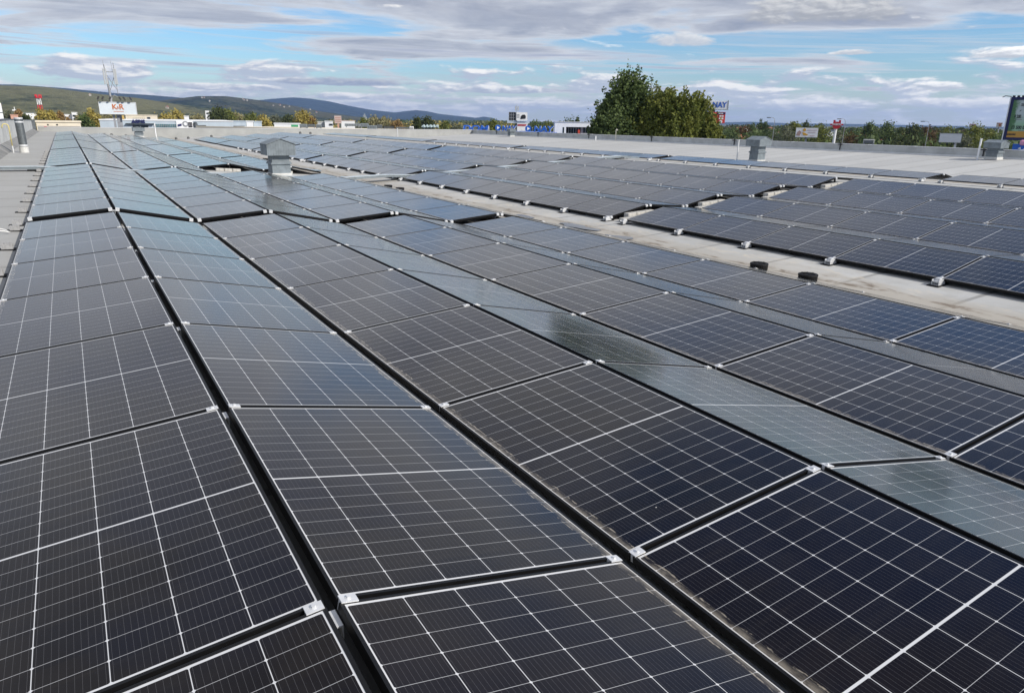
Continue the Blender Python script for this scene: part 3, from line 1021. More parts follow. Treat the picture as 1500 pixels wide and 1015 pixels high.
# ------------------------------------------------------------------ roof ventilators
def ventilator(x, y, zb, w, label, hood_w=1.15, body_h=0.85, hood_h=0.34, rise=0.15, curb=0.2):
    r = thing('roof_ventilator', (x, y, zb), 0, label, 'roof ventilator', 'roof ventilators')
    h = w / 2
    mb = MB(); mb.box(-h - .03, h + .03, -h - .03, h + .03, -0.05, curb); mb.build('curb', mat('pale_curb', (0.55, 0.55, 0.53), 0.8, 0, 0.1, 4), r)
    z1 = curb + (body_h - curb) * 0.55
    z2 = body_h
    mb = MB()
    mb.box(-h, h, -h, h, curb, z1)
    for sx in (-1, 1):                   # standing seams
        mb.box(sx * h * 0.5 - .006, sx * h * 0.5 + .006, -h - .006, -h, curb + .02, z1 - .02)
    mb.build('lower_duct', galv, r)
    mb = MB(); mb.prism([(-h - .05, z1 - .03), (h + .05, z1 - .03), (h + .01, z1 + .06), (-h - .01, z1 + .06)], -h - .05, h + .05); mb.build('collar', galv_dark if False else galv, r)
    mb = MB(); mb.box(-h + .015, h - .015, -h + .015, h - .015, z1 + .06, z2 + .04); mb.build('upper_duct', galv, r)
    H = hood_w / 2
    a, b, p = body_h, body_h + hood_h, body_h + hood_h + rise
    mb = MB()
    th = 0.03
    mb.prism([(-H, a), (H, a), (H, b), (0, p), (-H, b)], -H, -H + th)
    mb.prism([(-H, a), (H, a), (H, b), (0, p), (-H, b)], H - th, H)
    mb.box(-H, -H + th, -H + th + .001, H - th - .001, a, b)
    mb.box(H - th, H, -H + th + .001, H - th - .001, a, b)
    for k in range(-5, 6):               # folded ribs on the gable
        x_ = k * H / 5.6
        mb.box(x_ - .008, x_ + .008, -H - .006, -H, a + .01, b - .005 + rise * (1 - abs(x_) / H) - 0.02)
    mb.build('hood', galv, r)
    mb = MB()
    mb.hexa([(-H - .03, -H - .03, b), (0, -H - .03, p + .012), (0, H + .03, p + .012), (-H - .03, H + .03, b), (-H - .03, -H - .03, b + .02), (0, -H - .03, p + .032), (0, H + .03, p + .032), (-H - .03, H + .03, b + .02)])
    mb.hexa([(0.001, -H - .03, p + .012), (H + .03, -H - .03, b), (H + .03, H + .03, b), (0.001, H + .03, p + .012), (0.001, -H - .03, p + .032), (H + .03, -H - .03, b + .02), (H + .03, H + .03, b + .02), (0.001, H + .03, p + .032)])
    mb.build('hood_roof', galv, r)
    return r


ventilator(6.23, 25.95, zr(6.23), 0.62, 'gable-hooded galvanised ventilator standing among the panels by the cable tray', 0.96, 0.80, 0.36, 0.17, 0.2)
ventilator(36.3, 30.6, zr(36.3) - 0.05, 0.66, 'gable-hooded grey ventilator behind the bluish panel strip on the bare roof', 1.06, 0.92, 0.36, 0.2, 0.12)
ventilator(44.0, 20.75, -1.66, 0.60, 'dark gable-hooded ventilator close to the far parapet under the big billboard', 0.90, 0.56, 0.29, 0.13, 0.1)
p = at(203.5, 196.5, 78.0)
ventilator(p[0], p[1], zr(p[0]), 0.7, 'small ventilator before the far end parapet, below the navy letters', 1.0, 0.62, 0.30, 0.08, 0.2)
p = at(752, 201.5, 85.0)
ventilator(43.9, 72.5, -1.72, 0.56, 'small ventilator far along the side parapet near the double billboard', 0.82, 0.52, 0.24, 0.1, 0.1)

# pipes on the roof
def pipe(label, base, h, rad, material, lean=0.0, cap=True, curb=0.0):
    r = thing('vent_pipe', base, 0, label, 'vent pipe')
    mb = MB()
    if curb:
        mb.tube([(0, 0, -0.02), (0, 0, curb)], rad * 1.12, 20)
        mb.build('sleeve', mat('pale_curb', (0.55, 0.55, 0.53), 0.8), r, smooth=False)
    mb = MB(); mb.tube([(0, 0, curb), (0, 0, h)], rad, 20); mb.build('shaft', material, r)
    mb = MB()
    mb.tube([(0, 0, curb + .02), (0, 0, curb + .09)], rad * 1.06, 20)
    if cap:
        mb.tube([(0, 0, h * 0.86), (0, 0, h * 0.90)], rad * 1.05, 20)
    mb.tube([(0, 0, h - .05), (0, 0, h + .01)], rad * 1.04, 20)
    mb.build('ring', alu, r)
    return r


pipe('tall dark metal smoke pipe with bright bands near the side wall', (-1.62, 37.6, zr(-1.62)), 1.42, 0.155, galv_dark, curb=0.24)
hook = thing('vent_pipe', (-2.0, 37.4, zr(-2.0)), 0, 'thin yellowed vent pipe with a hooked top beside the side wall', 'vent pipe')
mb = MB(); mb.tube([(0, 0, 0), (0, 0, 0.28)], 0.028, 10); mb.build('sleeve', alu_matt, hook)
mb = MB()
pts = [(0, 0, 0.28), (0, 0, 1.05)] + [(-0.115 + 0.115 * math.cos(a), 0, 1.05 + 0.115 * math.sin(a)) for a in np.linspace(0.2, math.pi * 0.95, 9)] + [(-0.23, 0, 1.0)]
mb.tube(pts, 0.024, 10); mb.build('shaft', yellow_plastic, hook, smooth=True)
pipe('thin white pole with feet blocks before the far end parapet', (7.35, 77.5, zr(7.35)), 1.45, 0.045, white_paint, cap=False)
pipe('slim pale pole beside the grey ventilator on the bare roof', (35.2, 31.2, zr(35.2)), 1.30, 0.045, alu_matt, cap=False)
pipe('slim pale leaning pole beside the ventilator close to the far parapet', (43.4, 21.3, zr(43.4)), 1.15, 0.05, white_paint, cap=True)
pipe('short white stub pipe on the bare roof before the big tree', (44.0, 56.8, zr(44.0)), 0.42, 0.06, white_paint, cap=False)
pipe('thin pale pole standing between the far panel strips', (33.0, 80.0, zr(33.0)), 1.35, 0.05, alu_matt, cap=False)
hook2 = thing('vent_pipe', (44.6, 54.5, zr(44.6)), 0, 'thin pale hooked pipe in front of the dark tree at the parapet', 'vent pipe')
mb = MB()
pts = [(0, 0, 0), (0, 0, 0.95)] + [(0.09 - 0.09 * math.cos(a), -0.0, 0.95 + 0.09 * math.sin(a)) for a in np.linspace(0.2, math.pi, 8)] + [(0.18, 0, 0.90)]
mb.tube(pts, 0.028, 8); mb.build('shaft', mat('pale_pipe', (0.6, 0.58, 0.5), 0.6), hook2, smooth=True)

# lightning conductor clips on the side parapet
clip_mb = MB()
clip_mb.box(-0.06, -0.02, -0.03, 0.03, 0.05, 0.47)
clip_mb.box(-0.10, 0.42, -0.03, 0.03, 0.475, 0.50)
clip_mb.box(-0.11, -0.05, -0.16, 0.16, 0.40, 0.46)
clip_me = clip_mb.mesh('conductor_clip', black_paint)
for k, y in enumerate((21.8, 31.0, 40.3, 49.9, 59.2, 68.5, 77.7)):
    o = bpy.data.objects.new('conductor_clip', clip_me)
    C.objects.link(o)
    o.location = (45.0, y, zr(45))
    tag(o, f'black lightning conductor clip over the side parapet, {ORD[k]} back along it', 'clip', 'conductor clips on the parapet')
# concrete conductor weights scattered on the far roof
blk = MB(); blk.tube([(0, 0, 0), (0, 0, 0.10), (0, 0, 0.14)], [0.10, 0.09, 0.05], 14)
blk_me = blk.mesh('conductor_weight', mat('dark_weight', (0.10, 0.10, 0.10), 0.8))
for k, (u, v, Y) in enumerate(((153, 193.5, 80), (163, 194, 80), (184, 195.5, 79), (236, 196.5, 79), (257, 195.5, 80), (275, 194.8, 80), (309, 192.8, 81), (440, 198, 76), (455, 198, 76))):
    r = ray(u, v)
    X = r[0] * Y / r[1]
    o = bpy.data.objects.new('conductor_weight', blk_me)
    C.objects.link(o)
    o.location = (X, Y, zr(X))
    o.scale = (1.3, 1.3, 1.6)
    tag(o, f'small dark conductor weight on the far roof, {ORD[k]} one from the side wall', 'weight', 'conductor weights on the far roof')

# ------------------------------------------------------------------ ground and hills
def ground_material():
    m = bpy.data.materials.new('plain')
    m.use_nodes = True
    t = NT(m.node_tree)
    o = t.n('ShaderNodeOutputMaterial')
    b = t.n('ShaderNodeBsdfPrincipled')
    t.t.links.new(b.outputs[0], o.inputs[0])
    p = t.n('ShaderNodeTexCoord').outputs['Object']
    a = t.noise(p, 0.0016, 6, 0.6, 0.6)
    c = t.noise(p, 0.012, 6, 0.65)
    col = t.mix(t.step(a, 0.35, 0.65), (0.045, 0.065, 0.030), (0.15, 0.14, 0.085))
    col = t.mix(t.m('MULTIPLY', t.step(c, 0.5, 0.62), 0.7), col, (0.035, 0.05, 0.025))
    col = t.mix(t.m('MULTIPLY', t.step(t.noise(p, 0.03, 3, 0.5), 0.66, 0.70), 0.8), col, (0.38, 0.35, 0.31))
    t.put(b.inputs['Base Color'], col)
    b.inputs['Roughness'].default_value = 0.95
    return m


mb = MB()
N = 96
radii = [0.0, 300, 1200, 4000, 9000, 13000]
for r0, r1 in zip(radii, radii[1:]):
    for k in range(N):
        a0, a1 = 2 * math.pi * k / N, 2 * math.pi * (k + 1) / N
        q = [(r1 * math.sin(a0), r1 * math.cos(a0), GZ), (r1 * math.sin(a1), r1 * math.cos(a1), GZ)]
        if r0 > 0:
            q += [(r0 * math.sin(a1), r0 * math.cos(a1), GZ), (r0 * math.sin(a0), r0 * math.cos(a0), GZ)]
        else:
            q += [(0, 0, GZ)]
        mb.face(q)
tag(mb.build('ground', ground_material()), kind='structure')
# asphalt yard between the mall and its neighbours
mb = MB(); mb.face([(-160, 86, GZ + .02), (260, 86, GZ + .02), (320, 330, GZ + .02), (-160, 330, GZ + .02)]); mb.face([(48, -60, GZ + .02), (300, -60, GZ + .02), (300, 86, GZ + .02), (48, 86, GZ + .02)])
tag(mb.build('parking_ground', mat('asphalt', (0.05, 0.05, 0.052), 0.9, 0, 0.3, 0.3)), kind='structure')


def hill_material(name, forest, field, amount, sc=0.002):
    m = bpy.data.materials.new(name)
    m.use_nodes = True
    t = NT(m.node_tree)
    o = t.n('ShaderNodeOutputMaterial')
    b = t.n('ShaderNodeBsdfPrincipled')
    t.t.links.new(b.outputs[0], o.inputs[0])
    p = t.n('ShaderNodeTexCoord').outputs['Object']
    x, y, z = t.sep(p)
    q = t.xyz(x, t.m('MULTIPLY', y, 0.22), t.m('MULTIPLY', z, 4.0))
    a = t.noise(q, sc, 6, 0.6, 0.8)
    f = t.noise(q, sc * 14, 7, 0.75)
    col = t.mix(t.step(f, 0.35, 0.65), tuple(c * 0.45 for c in forest), tuple(c * 1.6 for c in forest))
    col = t.mix(t.m('MULTIPLY', t.step(t.m('MULTIPLY_ADD', f, 0.35, a), 0.56, 0.74), amount), col, field)
    t.put(b.inputs['Base Color'], col)
    b.inputs['Roughness'].default_value = 1.0
    b.inputs['Specular IOR Level'].default_value = 0.0
    bp = t.n('ShaderNodeBump')
    bp.inputs['Strength'].default_value = 1.0
    bp.inputs['Distance'].default_value = 14.0
    t.put(bp.inputs['Height'], f)
    t.t.links.new(bp.outputs[0], b.inputs['Normal'])
    return m


from mathutils import noise as mnoise


def hill(name, prof, D, near, far, m, rough=0.05, nu=180, nr=26, seed=0.0):
    """terrain whose skyline passes through the listed points when seen from the roof; crest D metres away"""
    us = [p[0] for p in prof]
    vs = [p[1] for p in prof]
    rows = []
    for iu in range(nu + 1):
        u = us[0] + (us[-1] - us[0]) * iu / nu
        v = float(np.interp(u, us, vs))
        r = ray(u, v)
        az = math.atan2(r[0], r[1])
        el = r[2] / math.hypot(r[0], r[1])
        crest = max(el * D, GZ)
        row = []
        for ir in range(nr + 1):
            f = ir / nr
            dist = near + (far - near) * f
            if dist <= D:
                s = (dist - near) / (D - near)
                s = s * s * (3 - 2 * s) if s < 1 else 1
            else:
                s = 1 - ((dist - D) / (far - D)) ** 1.5
            x, y = dist * math.sin(az), dist * math.cos(az)
            h = (crest - GZ) * s
            nz = mnoise.fractal(Vector((x * .0013 + seed, y * .0013, seed)), 0.9, 2.0, 5)
            h *= 1 + rough * nz * (4.0 * s * (1 - s) + 0.03)
            row.append((x, y, GZ - 2 + h))
        rows.append(row)
    mb = MB()
    for a, b in zip(rows, rows[1:]):
        for k in range(nr):
            mb.face([a[k], b[k], b[k + 1], a[k + 1]])
    o = mb.build(name, m)
    bm = bmesh.new()
    bm.from_mesh(o.data)
    bmesh.ops.remove_doubles(bm, verts=bm.verts, dist=0.01)
    bmesh.ops.recalc_face_normals(bm, faces=bm.faces)
    bm.to_mesh(o.data)
    bm.free()
    o.data.polygons.foreach_set('use_smooth', [True] * len(o.data.polygons))
    tag(o, kind='structure')
    return o


hm1 = hill_material('forest_slope', (0.048, 0.066, 0.038), (0.20, 0.19, 0.10), 0.80)
hm2 = hill_material('wooded_hill', (0.036, 0.052, 0.034), (0.15, 0.135, 0.085), 0.5)
hm3 = hill_material('far_forest_ridge', (0.026, 0.040, 0.030), (0.07, 0.075, 0.05), 0.2, 0.001)
hill_1 = hill('hills', [(-260, 118), (-60, 124), (0, 126), (40, 127), (70, 129), (110, 134), (150, 139), (200, 144), (240, 150), (300, 158), (370, 165), (440, 172), (500, 177)], 3000, 1100, 4300, hm1, 0.10, seed=1.7)
hill_2 = hill('hills', [(150, 160), (200, 152), (255, 145), (290, 141), (330, 141), (380, 147), (430, 155), (470, 163), (510, 169), (560, 176)], 4300, 2300, 5600, hm2, 0.10, seed=5.2)
hill_3 = hill('hills', [(-300, 120), (-20, 124), (20, 124), (60, 127), (100, 130), (130, 133), (170, 137), (210, 139), (250, 142), (290, 146), (340, 152), (420, 165)], 8500, 5500, 10500, hm3, 0.05, seed=8.0)
hill_4 = hill('hills', [(300, 162), (370, 148), (400, 145), (430, 143), (455, 145), (483, 149), (510, 155), (537, 160), (560, 163), (579, 165), (594, 163), (609, 161.5), (625, 163), (643, 167), (670, 170), (697, 172.6), (710, 171), (722, 173), (735, 178), (760, 181)], 10500, 7000, 12500, hm3, 0.05, seed=11.0)
hill_5 = hill('hills', [(900, 179.5), (960, 178.8), (1060, 179.4), (1100, 178.6), (1160, 180.8), (1240, 181.6), (1300, 182.8), (1400, 184.6), (1470, 186.0), (1600, 188)], 11500, 9000, 12500, hm3, 0.05, seed=14.0)


# ------------------------------------------------------------------ trees
def leaf_material(name, a, b):
    m = bpy.data.materials.new(name)
    m.use_nodes = True
    t = NT(m.node_tree)
    o = t.n('ShaderNodeOutputMaterial')
    p = t.n('ShaderNodeTexCoord').outputs['Object']
    n = t.noise(p, 0.9, 4, 0.6)
    n2 = t.noise(p, 0.22, 3, 0.5)
    f = t.m('ADD', t.m('MULTIPLY', n, 0.6), t.m('MULTIPLY', n2, 0.5))
    col = t.mix(t.step(f, 0.35, 0.75), a, b)
    d = t.n('ShaderNodeBsdfPrincipled')
    t.put(d.inputs['Base Color'], col)
    d.inputs['Roughness'].default_value = 0.55
    d.inputs['Specular IOR Level'].default_value = 0.15
    tr = t.n('ShaderNodeBsdfTranslucent')
    t.put(tr.inputs['Color'], col)
    ms = t.n('ShaderNodeMixShader')
    ms.inputs[0].default_value = 0.28
    t.t.links.new(d.outputs[0], ms.inputs[1])
    t.t.links.new(tr.outputs[0], ms.inputs[2])
    t.t.links.new(ms.outputs[0], o.inputs[0])
    return m


LEAF = {
    'dark': leaf_material('dark_green_leaves', (0.058, 0.088, 0.030), (0.140, 0.185, 0.064)),
    'olive': leaf_material('olive_leaves', (0.098, 0.126, 0.028), (0.225, 0.235, 0.056)),
    'yellow': leaf_material('yellow_leaves', (0.28, 0.235, 0.06), (0.50, 0.41, 0.12)),
    'orange': leaf_material('orange_leaves', (0.24, 0.16, 0.06), (0.40, 0.27, 0.11)),
    'green': leaf_material('mid_green_leaves', (0.050, 0.070, 0.022), (0.105, 0.120, 0.040)),
    'rust': leaf_material('rusty_leaves', (0.075, 0.050, 0.020), (0.14, 0.085, 0.03)),
    'grey': leaf_material('silvery_leaves', (0.10, 0.115, 0.07), (0.19, 0.20, 0.13)),
    'pale': leaf_material('pale_yellow_leaves', (0.22, 0.21, 0.10), (0.40, 0.36, 0.19)),
}
bark = mat('bark', (0.07, 0.055, 0.04), 0.95, 0, 0.3, 3)


def leaf_mesh(pts, size, rng, m, up=0.0):
    """one small quad leaf at every point, turned at random"""
    n = len(pts)
    a = rng.normal(size=(n, 3))
    a[:, 2] += up
    a /= np.linalg.norm(a, axis=1)[:, None]
    b = np.cross(a, rng.normal(size=(n, 3)))
    b /= np.linalg.norm(b, axis=1)[:, None] + 1e-9
    s = size * rng.uniform(0.6, 1.3, (n, 1))
    L, Wd = a * s, b * s * 0.42
    v = np.stack([pts - L * .5, pts + Wd, pts + L * .5, pts - Wd], 1).reshape(-1, 3)
    me = bpy.data.meshes.new('crown')
    me.vertices.add(4 * n)
    me.vertices.foreach_set('co', v.astype(np.float32).ravel())
    me.loops.add(4 * n)
    me.loops.foreach_set('vertex_index', np.arange(4 * n, dtype=np.int32))
    me.polygons.add(n)
    me.polygons.foreach_set('loop_start', np.arange(0, 4 * n, 4, dtype=np.int32))
    me.polygons.foreach_set('loop_total', np.full(n, 4, dtype=np.int32))
    me.materials.append(m)
    me.update()
    me.validate()
    return me


def crown_points(h0, h1, R, n, rng, point=0.6, clump=0.16, per=26, sprig=0.0, wide=0.38):
    """leaf positions: clumps spread through and mostly near the outside of an uneven crown"""
    nc = max(10, n // per)
    P = []
    lob = rng.uniform(0, 6.28, 6)
    k = 0
    while len(P) < nc and k < nc * 30:
        k += 1
        f = rng.uniform(0, 1)
        prof = (f / wide) ** 0.55 if f < wide else max(0.0, 1 - ((f - wide) / (1 - wide)) ** (1.0 / point if point < 1 else 1.6)) ** (0.9 if point < 1 else 0.6)
        a = rng.uniform(0, 6.28)
        lump = 1 + 0.16 * math.sin(3 * a + lob[0] + 5 * f) + 0.12 * math.sin(5 * a + lob[1] - 9 * f) + 0.10 * math.sin(2 * a + lob[2] + 13 * f)
        r = R * prof * lump * math.sqrt(rng.uniform(0.10, 1.0))
        if rng.uniform() > 0.25 + prof:
            continue
        P.append((r * math.cos(a), r * math.sin(a), h0 + (h1 - h0) * f))
    P = np.array(P)
    nn = max(1, n // len(P))
    rep = np.repeat(P, nn, axis=0)
    off = rng.normal(size=rep.shape) * R * clump
    if sprig > 0:
        dirn = P.copy()
        dirn[:, 2] = 0
        dirn = dirn / (np.linalg.norm(dirn, axis=1)[:, None] + 1e-6) * 0.45
        dirn[:, 2] = 1.0
        dirn += rng.normal(size=dirn.shape) * 0.25
        tt = rng.uniform(0, 1, (len(rep), 1))
        off = off * (0.62 - 0.45 * tt) + np.repeat(dirn, nn, axis=0) * tt * sprig
    return rep + off


def trunk_mesh(h, top, r, rng, R):
    mb = MB()
    pts = [(0, 0, 0)]
    for k in range(1, 6):
        pts.append((rng.uniform(-.04, .04) * R, rng.uniform(-.04, .04) * R, h + (top - h) * k / 5 if k > 1 else h * 0.8))
    mb.tube(pts, [r, r * .85, r * .62, r * .45, r * .28, r * .1], 8)
    for k in range(7):
        a = rng.uniform(0, 6.28)
        z0 = h + (top - h) * rng.uniform(0.02, 0.6)
        l = R * rng.uniform(0.5, 0.85)
        mb.tube([(0, 0, z0), (l * .5 * math.cos(a), l * .5 * math.sin(a), z0 + l * .45), (l * math.cos(a), l * math.sin(a), z0 + l * 1.05)], [r * .4, r * .25, r * .06], 6)
    return mb.mesh('trunk', bark)


def tree(u, vt, D, wpx, kind, label, seed, leaf=0.45, n=None, point=1.0, group=None, sprig=0.0, name='tree', clump=0.16, wide=0.38, low=0.18):
    rng = np.random.default_rng(seed)
    top = at(u, vt, D)
    depth = D * math.cos(azim(u) - math.radians(31.49)) * 0.953
    R = wpx / 2 * depth / FPX
    H = top[2] - GZ
    n = n or int(np.clip(wpx * (185 - vt + 12) * 5.0, 900, 6000))
    r = thing(name, (top[0], top[1], GZ), 0, label, 'tree', group)
    pts = crown_points(H * low, H * 0.985 - sprig * 0.8, R, n, rng, point, clump, sprig=sprig, wide=wide)
    o = bpy.data.objects.new('crown', leaf_mesh(pts, leaf, rng, LEAF[kind], 0.3))
    C.objects.link(o)
    o.parent = r
    o = bpy.data.objects.new('trunk', trunk_mesh(H * low, H * 0.8, 0.022 * H, rng, R))
    C.objects.link(o)
    o.parent = r
    return r


# the big group of poplar-like trees right behind the far parapet
tree(924, 104, 80, 132, 'dark', 'tall dark green pointed tree, highest of the big clump behind the parapet', 3, leaf=0.27, n=72000, point=0.72, sprig=1.7, clump=0.10, wide=0.34, low=0.05)
tree(974, 128, 78, 98, 'olive', 'olive green tree in the middle of the big clump behind the parapet', 7, leaf=0.26, n=52000, point=1.1, sprig=1.3, clump=0.11, wide=0.34, low=0.05)
tree(1014, 135, 76.5, 92, 'olive', 'yellowish olive tree in the clump, touching the white and red pylon signs', 9, leaf=0.26, n=50000, point=1.0, sprig=1.3, clump=0.11, wide=0.32, low=0.05)
tree(890, 146, 79, 60, 'dark', 'lower dark bush-like tree at the white building side of the big clump', 13, leaf=0.28, n=16000, point=1.2, sprig=0.6, clump=0.16, wide=0.4, low=0.05)
tree(1045, 170, 75, 46, 'olive', 'low yellow-green tree at the outer end of the big clump under the red sign', 17, leaf=0.28, n=12000, point=1.2, sprig=0.5, clump=0.18, wide=0.4, low=0.05)

TREES = [
    # autumn trees beyond the far end of the roof
    (9, 164, 420, 16, 'grey', 'greyish green tree just above the tall side wall'), (27, 163, 430, 14, 'orange', 'orange tinged tree between the side wall and the red and white mast'), (38, 168, 380, 12, 'green', 'small green tree next to the white low building above the smoke pipe'),
    (59, 162, 330, 20, 'yellow', 'bright yellow tree directly under the red and white mast'), (74, 164, 325, 18, 'yellow', 'second bright yellow tree beside the mast, slightly lower'), (87, 165, 340, 14, 'orange', 'orange yellow tree before the white modern houses'),
    (99, 173, 320, 14, 'orange', 'low orange bushy tree below the white modern houses'), (113, 170, 270, 14, 'pale', 'pale peach coloured tree touching the dark green tree'), (123, 169, 230, 24, 'dark', 'round dark green tree between yellow ones near the letter billboard'),
    (132, 162, 300, 22, 'yellow', 'yellow tree rising behind the round dark green one'), (143, 170, 260, 16, 'yellow', 'yellow green tree at the foot of the letter billboard'), (160, 169, 480, 26, 'pale', 'pale yellow tree under the letter billboard panel'),
    (242, 170, 420, 26, 'yellow', 'low yellow tree behind the poster wall building'), (258, 165, 460, 22, 'yellow', 'yellow tree rising above the poster on the pale blue building'), (288, 171, 430, 24, 'pale', 'pale yellow green tree beyond the pale blue building'),
    (318, 160, 400, 26, 'green', 'tall green tree above the far end of the pale blue building'), (332, 163, 420, 22, 'olive', 'olive tree next to the tall green one beyond the pale building'), (346, 168, 430, 24, 'pale', 'pale autumn tree between two green ones beyond the roof'),
    (367, 168, 400, 20, 'olive', 'olive tree over the white truck boxes'), (384, 172, 380, 22, 'yellow', 'low yellow bush-like tree above the pale trailer'), (402, 172, 420, 22, 'grey', 'greyish green tree between the trailer and the golden tree'),
    (421, 170, 440, 20, 'green', 'mid green tree beside the golden tree'), (444, 165, 330, 28, 'yellow', 'large golden tree over the grey roof units'), (456, 171, 330, 16, 'orange', 'small orange golden tree leaning on the large golden one'),
    (533, 174, 380, 16, 'olive', 'rounded green tree near the small white tower'), (548, 173, 360, 22, 'pale', 'pale cream tree above the grey roof machinery'), (563, 174, 360, 22, 'pale', 'second pale cream tree above the grey roof machinery'), (582, 178, 350, 20, 'orange', 'low orange tree at the end of the pale cream ones'),
    (611, 173, 300, 16, 'green', 'slim green tree, first of a pair above the neighbour roof edge'), (625, 173, 300, 22, 'green', 'broad green tree, second of a pair above the neighbour roof edge'), (652, 180, 320, 20, 'olive', 'low olive tree before the white town'), (667, 181, 300, 18, 'grey', 'low greyish tree next to the blue fascia'),
    (722, 176, 190, 26, 'olive', 'round brownish olive tree splitting the blue fascia'), (745, 186, 175, 24, 'grey', 'low grey green bush between two blue fascias'), (786, 179, 300, 24, 'dark', 'dark tree behind the blue letters'), (803, 180, 310, 22, 'olive', 'olive brown tree behind the end of the blue letters'),
    (834, 174, 270, 24, 'dark', 'dark flat topped tree above the white cubic building'), (846, 171, 265, 8, 'dark', 'small pointed conifer above the white cubic building'),
    # woods along the other side
    (1073, 190, 260, 26, 'dark', 'dark tree beyond the clump, below the far plain'), (1090, 186, 330, 24, 'rust', 'rusty brown tree behind the first ventilator'), (1104, 182, 380, 14, 'dark', 'dark slender tree, shorter one of two poplars'), (1115, 175, 390, 9, 'dark', 'tall dark poplar standing above the woods'), (1122, 178, 385, 9, 'dark', 'second tall poplar close beside the tallest one'),
    (1130, 190, 240, 26, 'dark', 'dark round tree beside the first lamp post'), (1152, 186, 230, 34, 'grey', 'greyish silver tree in front of the woods near the fruit billboard'), (1163, 180, 300, 26, 'olive', 'olive tree rising above the fruit billboard'), (1182, 181, 320, 26, 'green', 'green tree just behind the fruit billboard'),
    (1203, 183, 250, 30, 'olive', 'olive brown tree between the fruit billboard and the red crest sign'), (1229, 194, 210, 22, 'grey', 'low silvery bush at the pole of the red crest sign'), (1250, 190, 260, 26, 'rust', 'rusty tree beyond the red crest sign'), (1275, 181, 270, 22, 'dark', 'dark green tree, first of two tall ones past the lamp post'), (1300, 180, 260, 30, 'dark', 'broad dark tree, second of two tall ones past the lamp post'),
    (1320, 190, 250, 26, 'green', 'green tree between the broad dark tree and the blank billboard'), (1338, 184, 260, 28, 'green', 'rounded green tree beside the last lamp post'), (1358, 187, 270, 26, 'rust', 'brownish tree behind the last lamp post'), (1388, 188, 300, 28, 'olive', 'olive tree peeping over the blank white billboard'),
    (1427, 184, 220, 34, 'olive', 'large olive tree past the blank white billboard'), (1415, 196, 200, 24, 'grey', 'greyish tree low beside the blank white billboard'), (1452, 189, 240, 30, 'olive', 'olive tree next to the big green billboard'), (1462, 198, 200, 22, 'dark', 'dark tree under the edge of the big green billboard'),
]
for k, (u, v, D, w, kind, lab) in enumerate(TREES):
    slim = w < 12
    tree(u, v, D, w * 1.06, kind, lab, 100 + k, leaf=max(0.34, D * 0.0021), point=0.8 if slim else 1.25, clump=0.2 if not slim else 0.25, wide=0.45)

# far woods as one mass
rng = np.random.default_rng(5)
P = []
def belt(u0, u1, v0, v1, D0, D1, n, hh):
    for _ in range(n):
        u = rng.uniform(u0, u1)
        D = rng.uniform(D0, D1)
        q = at(u, 185, D)
        h = hh * rng.uniform(0.5, 1.15)
        R = h * 0.45
        m = 60
        f = rng.normal(size=(m, 3))
        f /= np.linalg.norm(f, axis=1)[:, None]
        f *= np.cbrt(rng.uniform(0.3, 1, (m, 1)))
        P.append(np.stack([q[0] + f[:, 0] * R, q[1] + f[:, 1] * R, GZ + h * 0.55 + f[:, 2] * h * 0.45], 1))


def mass(name, kind, size):
    global P
    pts = np.concatenate(P)
    P = []
    me = leaf_mesh(pts, size, rng, LEAF[kind], 0.3)
    o = bpy.data.objects.new(name, me)
    C.objects.link(o)
    return o


belt(1040, 1520, 0, 0, 240, 520, 240, 9.0)
tag(mass('distant_woods', 'dark', 1.5), 'dark woods stretching along the plain behind the parapet', 'woods', None, 'stuff')
belt(1040, 1520, 0, 0, 500, 1500, 300, 9.5)
tag(mass('distant_woods', 'green', 2.6), 'greener belt of woods farther out on the plain', 'woods', None, 'stuff')
belt(1040, 1520, 0, 0, 300, 700, 90, 8.5)
tag(mass('distant_woods', 'rust', 1.6), 'brownish autumn patches within the dark woods', 'woods', None, 'stuff')
belt(-30, 760, 0, 0, 450, 1500, 260, 10.0)
tag(mass('distant_woods', 'grey', 2.4), 'muted tree belt at the foot of the hills', 'woods', None, 'stuff')
belt(-30, 760, 0, 0, 420, 900, 110, 10.0)
tag(mass('distant_woods', 'yellow', 1.7), 'yellow autumn trees scattered below the hills', 'woods', None, 'stuff')
belt(560, 900, 0, 0, 900, 3000, 260, 10.0)
tag(mass('distant_woods', 'dark', 3.4), 'dark tree line before the far white town', 'woods', None, 'stuff')


# ------------------------------------------------------------------ buildings and signs around
def frame_at(u0, v0, u1, v1, D):
    """local frame of a facade facing the roof: origin at ground below its middle, width, top and bottom heights"""
    uc, vm = (u0 + u1) / 2, (v0 + v1) / 2
    a, b = at(u0, vm, D), at(u1, vm, D)
    w = float(np.linalg.norm((a - b)[:2]))
    # heights measured down the middle
    zt, zb = float(at(uc, v0, D)[2]), float(at(uc, v1, D)[2])
    c = at(uc, vm, D)
    return Vector((c[0], c[1], GZ)), -azim(uc, vm), w, zt - GZ, zb - GZ


